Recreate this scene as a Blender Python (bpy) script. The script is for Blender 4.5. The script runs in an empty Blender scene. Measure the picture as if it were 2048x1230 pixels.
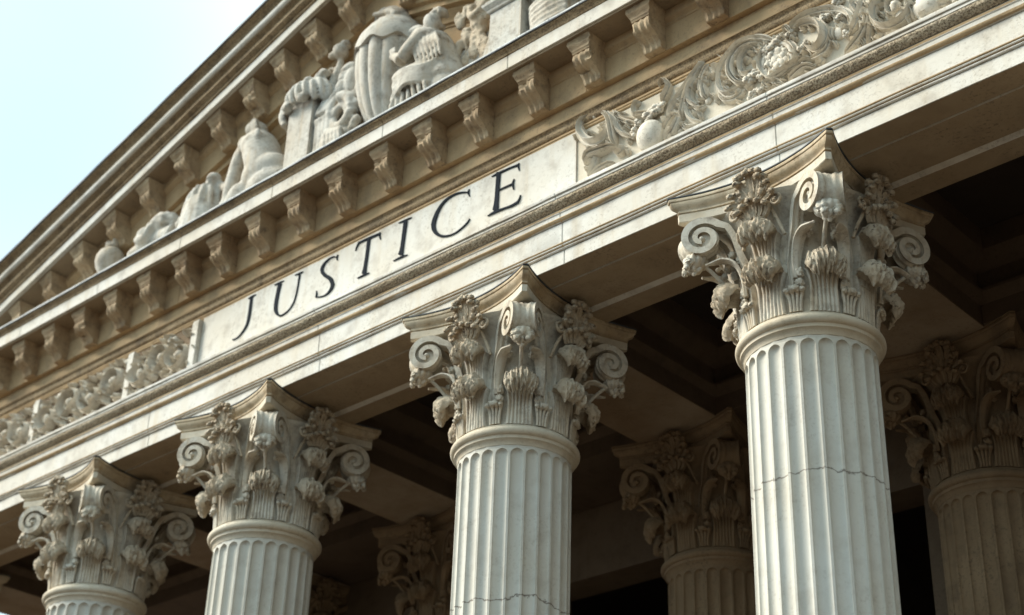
import bpy, bmesh, math, random
from mathutils import Vector, Matrix, noise
R = math.radians
SC = bpy.context.scene
COL = SC.collection
random.seed(7)

# ------------------------------------------------------------------ camera
cam_d = bpy.data.cameras.new("camera"); cam = bpy.data.objects.new("camera", cam_d); COL.objects.link(cam)
CX = (0.73760870, 0.67447972, 0.03178859)      # camera right, in world axes
CD = (-0.31603881, 0.38645616, -0.86647049)    # camera down
CF = (-0.59670167, 0.62906974, 0.49821519)     # camera forward
cam.matrix_world = Matrix(((CX[0], -CD[0], -CF[0], 0.0), (CX[1], -CD[1], -CF[1], -8.0),
                           (CX[2], -CD[2], -CF[2], 0.0), (0, 0, 0, 1)))
cam_d.sensor_width = 36; cam_d.lens = 56.7526; cam_d.clip_end = 5000; cam_d.clip_start = 0.05
cam_d.dof.use_dof = True; cam_d.dof.focus_distance = 11.4; cam_d.dof.aperture_fstop = 1.15
SC.camera = cam

# ------------------------------------------------------------------ sky, sun, exposure
SUN_EL, SUN_AZ = R(38), R(55)      # azimuth is measured to the left of the facade's outward normal
sd = Vector((-math.sin(SUN_AZ) * math.cos(SUN_EL), -math.cos(SUN_AZ) * math.cos(SUN_EL), math.sin(SUN_EL)))
w = bpy.data.worlds.new("World"); SC.world = w; w.use_nodes = True
nt = w.node_tree; nt.nodes.clear()
N = nt.nodes.new; LK = nt.links.new
out = N('ShaderNodeOutputWorld'); bg = N('ShaderNodeBackground'); sky = N('ShaderNodeTexSky')
sky.sky_type = 'NISHITA'; sky.sun_disc = False; sky.sun_elevation = SUN_EL
sky.sun_rotation = math.atan2(sd.x, sd.y); sky.air_density = 1.0; sky.dust_density = 0.6; sky.ozone_density = 2.0
tc = N('ShaderNodeTexCoord'); mp = N('ShaderNodeMapping'); mp.inputs['Scale'].default_value = (1.0, 1.0, 2.2)
nz = N('ShaderNodeTexNoise'); nz.inputs['Scale'].default_value = 1.1; nz.inputs['Detail'].default_value = 5; nz.inputs['Roughness'].default_value = .5
rp = N('ShaderNodeValToRGB'); rp.color_ramp.elements[0].position = .28; rp.color_ramp.elements[1].position = .56
rp.color_ramp.elements[0].color = (.78,) * 3 + (1,); rp.color_ramp.elements[1].color = (.95,) * 3 + (1,)
mx = N('ShaderNodeMix'); mx.data_type = 'RGBA'
vl = N('ShaderNodeVectorMath'); vl.operation = 'DOT_PRODUCT'; vl.inputs[1].default_value = sd
vr = N('ShaderNodeMapRange'); vr.inputs['From Min'].default_value = -.55; vr.inputs['From Max'].default_value = .75; vr.inputs['To Min'].default_value = .06; vr.inputs['To Max'].default_value = 1.25
vm = N('ShaderNodeMix'); vm.data_type = 'RGBA'; vm.blend_type = 'MULTIPLY'; vm.inputs[0].default_value = 1
vm.inputs[6].default_value = (8.1, 10.4, 11.2, 1)          # thin cloud veil, brightest on the sun's side
LK(tc.outputs['Generated'], vl.inputs[0]); LK(vl.outputs['Value'], vr.inputs['Value']); LK(vr.outputs[0], vm.inputs[7]); LK(vm.outputs[2], mx.inputs[7])
LK(tc.outputs['Generated'], mp.inputs['Vector']); LK(mp.outputs[0], nz.inputs['Vector']); LK(nz.outputs['Fac'], rp.inputs[0])
gp = N('ShaderNodeVectorMath'); gp.operation = 'DOT_PRODUCT'; gp.inputs[1].default_value = (-0.7496, 0.3176, 0.5808)   # a blue gap in the veil
gr = N('ShaderNodeMapRange'); gr.interpolation_type = 'SMOOTHSTEP'; gr.inputs['From Min'].default_value = 1.0; gr.inputs['From Max'].default_value = .978; gr.inputs['To Min'].default_value = .60; gr.inputs['To Max'].default_value = 1.0
LK(tc.outputs['Generated'], gp.inputs[0]); LK(gp.outputs['Value'], gr.inputs['Value'])
gm_ = N('ShaderNodeMath'); gm_.operation = 'MULTIPLY'; LK(rp.outputs[0], gm_.inputs[0]); LK(gr.outputs[0], gm_.inputs[1])
LK(gm_.outputs[0], mx.inputs[0]); LK(sky.outputs[0], mx.inputs[6]); LK(mx.outputs[2], bg.inputs['Color'])
bg.inputs['Strength'].default_value = 0.075; LK(bg.outputs[0], out.inputs[0])
sl = bpy.data.lights.new("sun", 'SUN'); sl.energy = 3.5; sl.angle = R(26); sl.color = (1.0, .93, .81)
so = bpy.data.objects.new("sun", sl); COL.objects.link(so); so.rotation_euler = sd.to_track_quat('Z', 'Y').to_euler()
so.location = (0, -20, 20)
vs = SC.view_settings; vs.view_transform = 'Standard'; vs.look = 'None'; vs.exposure = 0.86; vs.gamma = 1.0; vs.use_curve_mapping = False
SC.cycles.max_bounces = 8; SC.cycles.diffuse_bounces = 4; SC.cycles.glossy_bounces = 2; SC.cycles.use_denoising = True

# ------------------------------------------------------------------ materials
def stone(name, base, tint, dark, blotch=.5, streak=.35, speck=.25, bump=.25, scale=1.0, rough=.85, speck_scale=38.0, crack=None, even=False):
    m = bpy.data.materials.new(name); m.use_nodes = True; t = m.node_tree; t.nodes.clear()
    n = t.nodes.new; l = t.links.new
    o = n('ShaderNodeOutputMaterial'); b = n('ShaderNodeBsdfPrincipled'); l(b.outputs[0], o.inputs[0])
    b.inputs['Roughness'].default_value = rough
    try: b.inputs['Specular IOR Level'].default_value = .25
    except Exception: pass
    g = n('ShaderNodeNewGeometry')
    def nz(sc, det, vec=None, rg=.6):
        k = n('ShaderNodeTexNoise'); k.inputs['Scale'].default_value = sc; k.inputs['Detail'].default_value = det; k.inputs['Roughness'].default_value = rg
        l(vec or g.outputs['Position'], k.inputs['Vector']); return k.outputs['Fac']
    def ramp(v, a, c):
        k = n('ShaderNodeMapRange'); k.inputs['From Min'].default_value = a; k.inputs['From Max'].default_value = c
        k.clamp = True; l(v, k.inputs['Value']); return k.outputs[0]
    def mul(v, f):
        k = n('ShaderNodeMath'); k.operation = 'MULTIPLY'; l(v, k.inputs[0])
        if isinstance(f, (int, float)): k.inputs[1].default_value = f
        else: l(f, k.inputs[1])
        return k.outputs[0]
    def mix(f, a, c):
        k = n('ShaderNodeMix'); k.data_type = 'RGBA'; l(f, k.inputs[0])
        for s, v in ((6, a), (7, c)):
            if isinstance(v, tuple): k.inputs[s].default_value = v + (1,)
            else: l(v, k.inputs[s])
        return k.outputs[2]
    c = mix(mul(ramp(nz(.9 * scale, 6), .38, .68), blotch), base, tint)
    mpn = n('ShaderNodeMapping'); mpn.inputs['Scale'].default_value = (7 * scale, 7 * scale, .55 * scale); l(g.outputs['Position'], mpn.inputs['Vector'])
    c = mix(mul(ramp(nz(1.0, 5, mpn.outputs[0]), .52, .78), streak), c, tint)
    gm = ramp(nz(5.0 * scale, 6), .5, .74)
    c = mix(mul(gm, streak * .8), c, dark)
    sp = ramp(nz(speck_scale, 3, rg=.7), .47, .56) if even else mul(ramp(nz(speck_scale, 4, rg=.7), .53, .64), ramp(nz(3.1 * scale, 4), .40, .62))
    c = mix(mul(sp, speck), c, dark)
    if crack:
        sep = n('ShaderNodeSeparateXYZ'); l(g.outputs['Position'], sep.inputs[0])
        wob = n('ShaderNodeMath'); wob.operation = 'MULTIPLY_ADD'; l(nz(4.5, 5), wob.inputs[0]); wob.inputs[1].default_value = .22; l(sep.outputs['Z'], wob.inputs[2])
        df = n('ShaderNodeMath'); df.operation = 'SUBTRACT'; l(wob.outputs[0], df.inputs[0]); df.inputs[1].default_value = crack
        ab = n('ShaderNodeMath'); ab.operation = 'ABSOLUTE'; l(df.outputs[0], ab.inputs[0])
        inv = n('ShaderNodeMapRange'); inv.inputs['From Min'].default_value = .0; inv.inputs['From Max'].default_value = .009
        inv.inputs['To Min'].default_value = 1; inv.inputs['To Max'].default_value = 0; l(ab.outputs[0], inv.inputs['Value'])
        c = mix(mul(inv.outputs[0], .85), c, (.10, .07, .05))
    l(c, b.inputs['Base Color'])
    bp = n('ShaderNodeBump'); bp.inputs['Strength'].default_value = bump; bp.inputs['Distance'].default_value = .012
    ad = n('ShaderNodeMath'); ad.operation = 'ADD'; l(nz(70, 4, rg=.75), ad.inputs[0]); l(mul(nz(9, 5), 1.5), ad.inputs[1])
    l(ad.outputs[0], bp.inputs['Height']); l(bp.outputs[0], b.inputs['Normal'])
    return m
M = {}
M['stone'] = stone('pale_limestone', (.635, .62, .57), (.52, .43, .30), (.19, .15, .11), .5, .55, .5, .25)
M['shaft'] = stone('shaft_limestone', (.56, .548, .495), (.48, .43, .335), (.26, .21, .16), .5, .40, .30, .2)
M['shaft_crack'] = stone('cracked_shaft_limestone', (.56, .548, .495), (.48, .43, .335), (.26, .21, .16), .5, .40, .30, .2, crack=4.36)
M['trim'] = stone('cream_limestone_trim', (.60, .55, .45), (.48, .38, .25), (.20, .15, .10), .6, .5, .4, .3)
M['soffit'] = stone('stained_shaded_soffit', (.30, .225, .145), (.21, .15, .09), (.08, .06, .045), .7, .3, .5, .3)  # brown stain, darkened further to put the underside's shade into the colour
M['mod'] = stone('bracket_limestone', (.49, .38, .245), (.29, .19, .105), (.10, .07, .05), .9, .8, .6, .4, 2.0)
M['warm'] = stone('ochre_limestone', (.49, .355, .205), (.33, .215, .11), (.14, .10, .07), .7, .6, .45, .35)
M['stain'] = stone('rain_stained_moulding', (.40, .295, .175), (.25, .165, .085), (.07, .048, .032), .8, .9, .5, .5, 1.6, .85, 64, even=True)
M['band'] = stone('speckled_carved_band', (.56, .48, .35), (.46, .35, .22), (.12, .08, .05), .8, .5, .8, .9, 1.4, .9, 72, even=True)
M['relief'] = stone('carved_frieze_limestone', (.66, .62, .535), (.48, .38, .25), (.16, .12, .085), .4, .5, .5, .4, 2.2, .88, 45)
M['floor'] = stone('worn_floor_paving', (.06, .039, .024), (.05, .031, .018), (.03, .022, .016), .5, .3, .4, .3)
M['dark_field'] = stone('dark_panel_ground', (.15, .105, .065), (.22, .155, .09), (.06, .045, .03), .6, .5, .5, .4, 2.0)  # darker brown ground behind the left vine carvings
M['wallstone'] = stone('dark_brown_wall', (.17, .125, .085), (.11, .075, .045), (.05, .036, .026), .7, .4, .4, .3)  # dark brown stone of the inner wall
M['beam'] = stone('dark_beam_side', (.12, .085, .058), (.08, .055, .038), (.035, .026, .02), .6, .5, .4, .3)  # darker than the beam soffits: coffer shade put into the colour
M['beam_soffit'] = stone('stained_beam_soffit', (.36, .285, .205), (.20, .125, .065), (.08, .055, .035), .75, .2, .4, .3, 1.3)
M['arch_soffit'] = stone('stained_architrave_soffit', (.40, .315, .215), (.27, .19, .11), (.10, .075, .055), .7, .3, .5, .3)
M['abacus'] = stone('stained_abacus_moulding', (.57, .485, .355), (.36, .25, .135), (.12, .085, .055), .85, .7, .5, .35, 1.8)
M['shaft_low'] = stone('jointed_shaft_limestone', (.56, .548, .495), (.48, .43, .335), (.26, .21, .16), .5, .45, .35, .2, crack=4.13)
M['leaf'] = stone('weathered_carving', (.61, .58, .50), (.44, .33, .20), (.15, .105, .075), .6, .75, .5, .4, 2.2, .88, 45)
M['tip'] = stone('lichen_speckled_carving', (.56, .49, .38), (.37, .265, .16), (.085, .06, .045), .6, .5, 1.0, .8, 3.0, .9, 34)
M['sculpt'] = stone('sculpture_limestone', (.53, .515, .465), (.42, .33, .22), (.14, .11, .08), .55, .8, .5, .5, 2.2)
M['inner'] = stone('shaded_inner_limestone', (.29, .205, .122), (.17, .112, .062), (.07, .05, .035), .7, .5, .5, .3)  # darker version of the column stone, portico shade put into its colour
M['dark'] = stone('shade_dark_interior', (.05, .038, .03), (.035, .026, .02), (.03, .024, .02), .6, .5, .4, .3)  # near-black: the unlit interior's darkness is put into the stone colour
M['lead'] = stone('lead_flashing', (.08, .09, .105), (.12, .13, .13), (.03, .034, .04), .5, .5, .4, .2, 1.5, .6)
M['ledge'] = stone('rain_washed_ledge', (.60, .62, .61), (.45, .44, .40), (.10, .10, .10), .5, .6, .8, .4, 2.0)
M['ink'] = stone('dark_letter_paint', (.008, .012, .018), (.014, .019, .027), (.006, .007, .01), .4, .3, .3, .15, 2, 1.0)
M['ground'] = stone('plaza_paving', (.062, .040, .024), (.05, .031, .018), (.03, .022, .016), .5, .1, .4, .3, .3)

# ------------------------------------------------------------------ mesh helpers
class MB:
    def __init__(s): s.v = []; s.f = []
    def grid(s, rows, cu=False, cv=False):
        b = len(s.v); nr = len(rows); nc = len(rows[0])
        for r in rows: s.v.extend([tuple(p) for p in r])
        for i in range(nr if cv else nr - 1):
            for j in range(nc if cu else nc - 1):
                a = b + i * nc + j; c = b + i * nc + (j + 1) % nc
                d = b + ((i + 1) % nr) * nc + (j + 1) % nc; e = b + ((i + 1) % nr) * nc + j
                s.f.append((a, c, d, e))
        return s
    def poly(s, pts):
        b = len(s.v); s.v.extend([tuple(p) for p in pts]); s.f.append(tuple(range(b, b + len(pts)))); return s
    def box(s, x0, x1, y0, y1, z0, z1):
        b = len(s.v)
        s.v.extend([(x0,y0,z0),(x1,y0,z0),(x1,y1,z0),(x0,y1,z0),(x0,y0,z1),(x1,y0,z1),(x1,y1,z1),(x0,y1,z1)])
        for q in ((0,3,2,1),(4,5,6,7),(0,1,5,4),(1,2,6,5),(2,3,7,6),(3,0,4,7)): s.f.append(tuple(b+k for k in q))
        return s
    def lathe(s, prof, c=(0, 0), seg=64, fn=None):
        rows = []
        for r, z in prof:
            row = []
            for k in range(seg):
                a = 2 * math.pi * k / seg; rr = r * (fn(a, z) if fn else 1)
                row.append((c[0] + rr * math.cos(a), c[1] + rr * math.sin(a), z))
            rows.append(row)
        s.grid(rows, cu=True); s.poly(rows[-1]); s.poly(list(reversed(rows[0]))); return s
    def blob(s, c, r, rot=None, nu=18, nv=12, rough=0.0, nsc=6.0, lobes=0, lamp=.12, seed=0.0):
        rows = []
        for i in range(nv + 1):
            th = math.pi * i / nv; row = []
            for j in range(nu):
                ph = 2 * math.pi * j / nu
                d = Vector((math.sin(th) * math.cos(ph), math.sin(th) * math.sin(ph), math.cos(th)))
                k = 1.0
                if lobes: k += lamp * (abs(math.cos(lobes * ph / 2)) - .5) * math.sin(th)
                if rough: k += rough * noise.noise(d * nsc * .5 + Vector((seed, seed * 1.7, 0))) + rough * .6 * noise.noise(d * nsc + Vector((seed, 3, 1)))
                p = Vector((d.x * r[0], d.y * r[1], d.z * r[2])) * k
                if rot: p = rot @ p
                row.append(p + Vector(c))
            rows.append(row)
        s.grid(rows, cu=True); return s
    def tube(s, pts, rad, seg=10, flat=1.0, cap=True):
        rows = []; n = len(pts); pts = [Vector(p) for p in pts]
        up = Vector((0.013, 0.021, 1))
        for i, p in enumerate(pts):
            d = (pts[min(i + 1, n - 1)] - pts[max(i - 1, 0)]).normalized()
            a = d.cross(up)
            if a.length < .05: a = d.cross(Vector((0, 1, 0)))
            a.normalize(); b = a.cross(d).normalized(); r = rad[i] if isinstance(rad, (list, tuple)) else rad
            rows.append([p + a * (r * math.cos(2 * math.pi * k / seg)) + b * (r * flat * math.sin(2 * math.pi * k / seg)) for k in range(seg)])
        s.grid(rows, cu=True)
        if cap: s.poly(rows[-1]); s.poly(list(reversed(rows[0])))
        return s
    def moved(s, M4):
        s.v = [tuple(M4 @ Vector(p)) for p in s.v]; return s
    def add(s, o, M4=None):
        b = len(s.v); s.v.extend([tuple(M4 @ Vector(p)) for p in o.v] if M4 else o.v); s.f.extend([tuple(b + k for k in f) for f in o.f]); return s
    def mesh(s, name, mat, angle=42):
        me = bpy.data.meshes.new(name); me.from_pydata(s.v, [], s.f)
        bm = bmesh.new(); bm.from_mesh(me); bmesh.ops.recalc_face_normals(bm, faces=bm.faces); bm.to_mesh(me); bm.free()
        me.materials.append(M[mat]); me.polygons.foreach_set('use_smooth', [True] * len(me.polygons))
        me.set_sharp_from_angle(angle=R(angle)); me.update(); return me
    def build(s, name, mat, parent=None, angle=42, loc=None):
        o = bpy.data.objects.new(name, s.mesh(name, mat, angle)); COL.objects.link(o)
        if parent: o.parent = parent
        if loc: o.location = loc
        return o
def inst(name, me, parent, mat4=None):
    o = bpy.data.objects.new(name, me); COL.objects.link(o); o.parent = parent
    if mat4 is not None: o.matrix_local = mat4
    return o
def tag(o, label=None, cat=None, group=None, kind=None):
    if label: o['label'] = label
    if cat: o['category'] = cat
    if group: o['group'] = group
    if kind: o['kind'] = kind
    return o
def thing(name, label, cat, loc=(0, 0, 0), group=None):
    o = bpy.data.objects.new(name, None); COL.objects.link(o); o.location = loc; o.empty_display_size = .2
    return tag(o, label, cat, group, 'thing')
def cat(P, n=6):
    P = [Vector(p) for p in P]
    if len(P) == 2: return [P[0].lerp(P[1], k / n) for k in range(n + 1)]
    Q = [2 * P[0] - P[1]] + P + [2 * P[-1] - P[-2]]; o = []
    for i in range(1, len(Q) - 2):
        a, b, c, d = Q[i - 1:i + 3]
        for k in range(n):
            t = k / n; o.append(.5 * ((2 * b) + (c - a) * t + (2 * a - 5 * b + 4 * c - d) * t * t + (3 * b - a - 3 * c + d) * t ** 3))
    o.append(P[-1]); return o
TMP = bpy.data.scenes.new('workbench')
def remesh(mb, name, mat, parent, voxel=.02, smooth=4, rough=0.0):
    """fuse overlapping pieces into one continuous skin"""
    o = bpy.data.objects.new(name + '_raw', mb.mesh(name + '_raw', mat)); TMP.collection.objects.link(o)
    md = o.modifiers.new('r', 'REMESH'); md.mode = 'VOXEL'; md.voxel_size = voxel
    sm = o.modifiers.new('s', 'SMOOTH'); sm.iterations = smooth; sm.factor = .5
    vl_ = TMP.view_layers[0]; vl_.update(); ev = o.evaluated_get(vl_.depsgraph)
    me = bpy.data.meshes.new_from_object(ev); bpy.data.objects.remove(o)
    if rough:
        for v in me.vertices: v.co += v.normal * rough * (noise.noise(v.co * 9) + .5 * noise.noise(v.co * 24))
    me.polygons.foreach_set('use_smooth', [True] * len(me.polygons)); me.materials.clear(); me.materials.append(M[mat]); me.name = name
    return inst(name, me, parent)
def run(prof, x0, x1, step=.16, jit=.0025, joints=(), shear=None, closed=True, seed=0.0):
    """sweep a (y,z) profile along x, with slightly uneven edges and open block joints"""
    n = max(1, int((x1 - x0) / step)); st = [(x0 + (x1 - x0) * k / n, 0) for k in range(n + 1)]
    for j in joints:
        if x0 < j < x1: st += [(j - .007, 0), (j - .002, 1), (j + .002, 1), (j + .007, 0)]
    st.sort(); cy = sum(p[0] for p in prof) / len(prof); cz = sum(p[1] for p in prof) / len(prof); mb = MB(); rows = []
    for x, g in st:
        row = []
        for i, (y, z) in enumerate(prof):
            if g: y += .007 if y < cy else 0
            dy = jit * noise.noise(Vector((x * 2.1 + seed, i * .7, 3))) + jit * .7 * noise.noise(Vector((x * 9, i * 2.3, 7 + seed)))
            dz = jit * noise.noise(Vector((x * 2.3, i * .6 + seed, 11))) + jit * .7 * noise.noise(Vector((x * 8, i * 2.1, 17)))
            row.append((x, y + dy, z + dz + (shear(x) if shear else 0)))
        rows.append(row)
    mb.grid(rows, cu=closed)
    if closed: mb.poly(rows[0]); mb.poly(rows[-1])
    return mb

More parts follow.
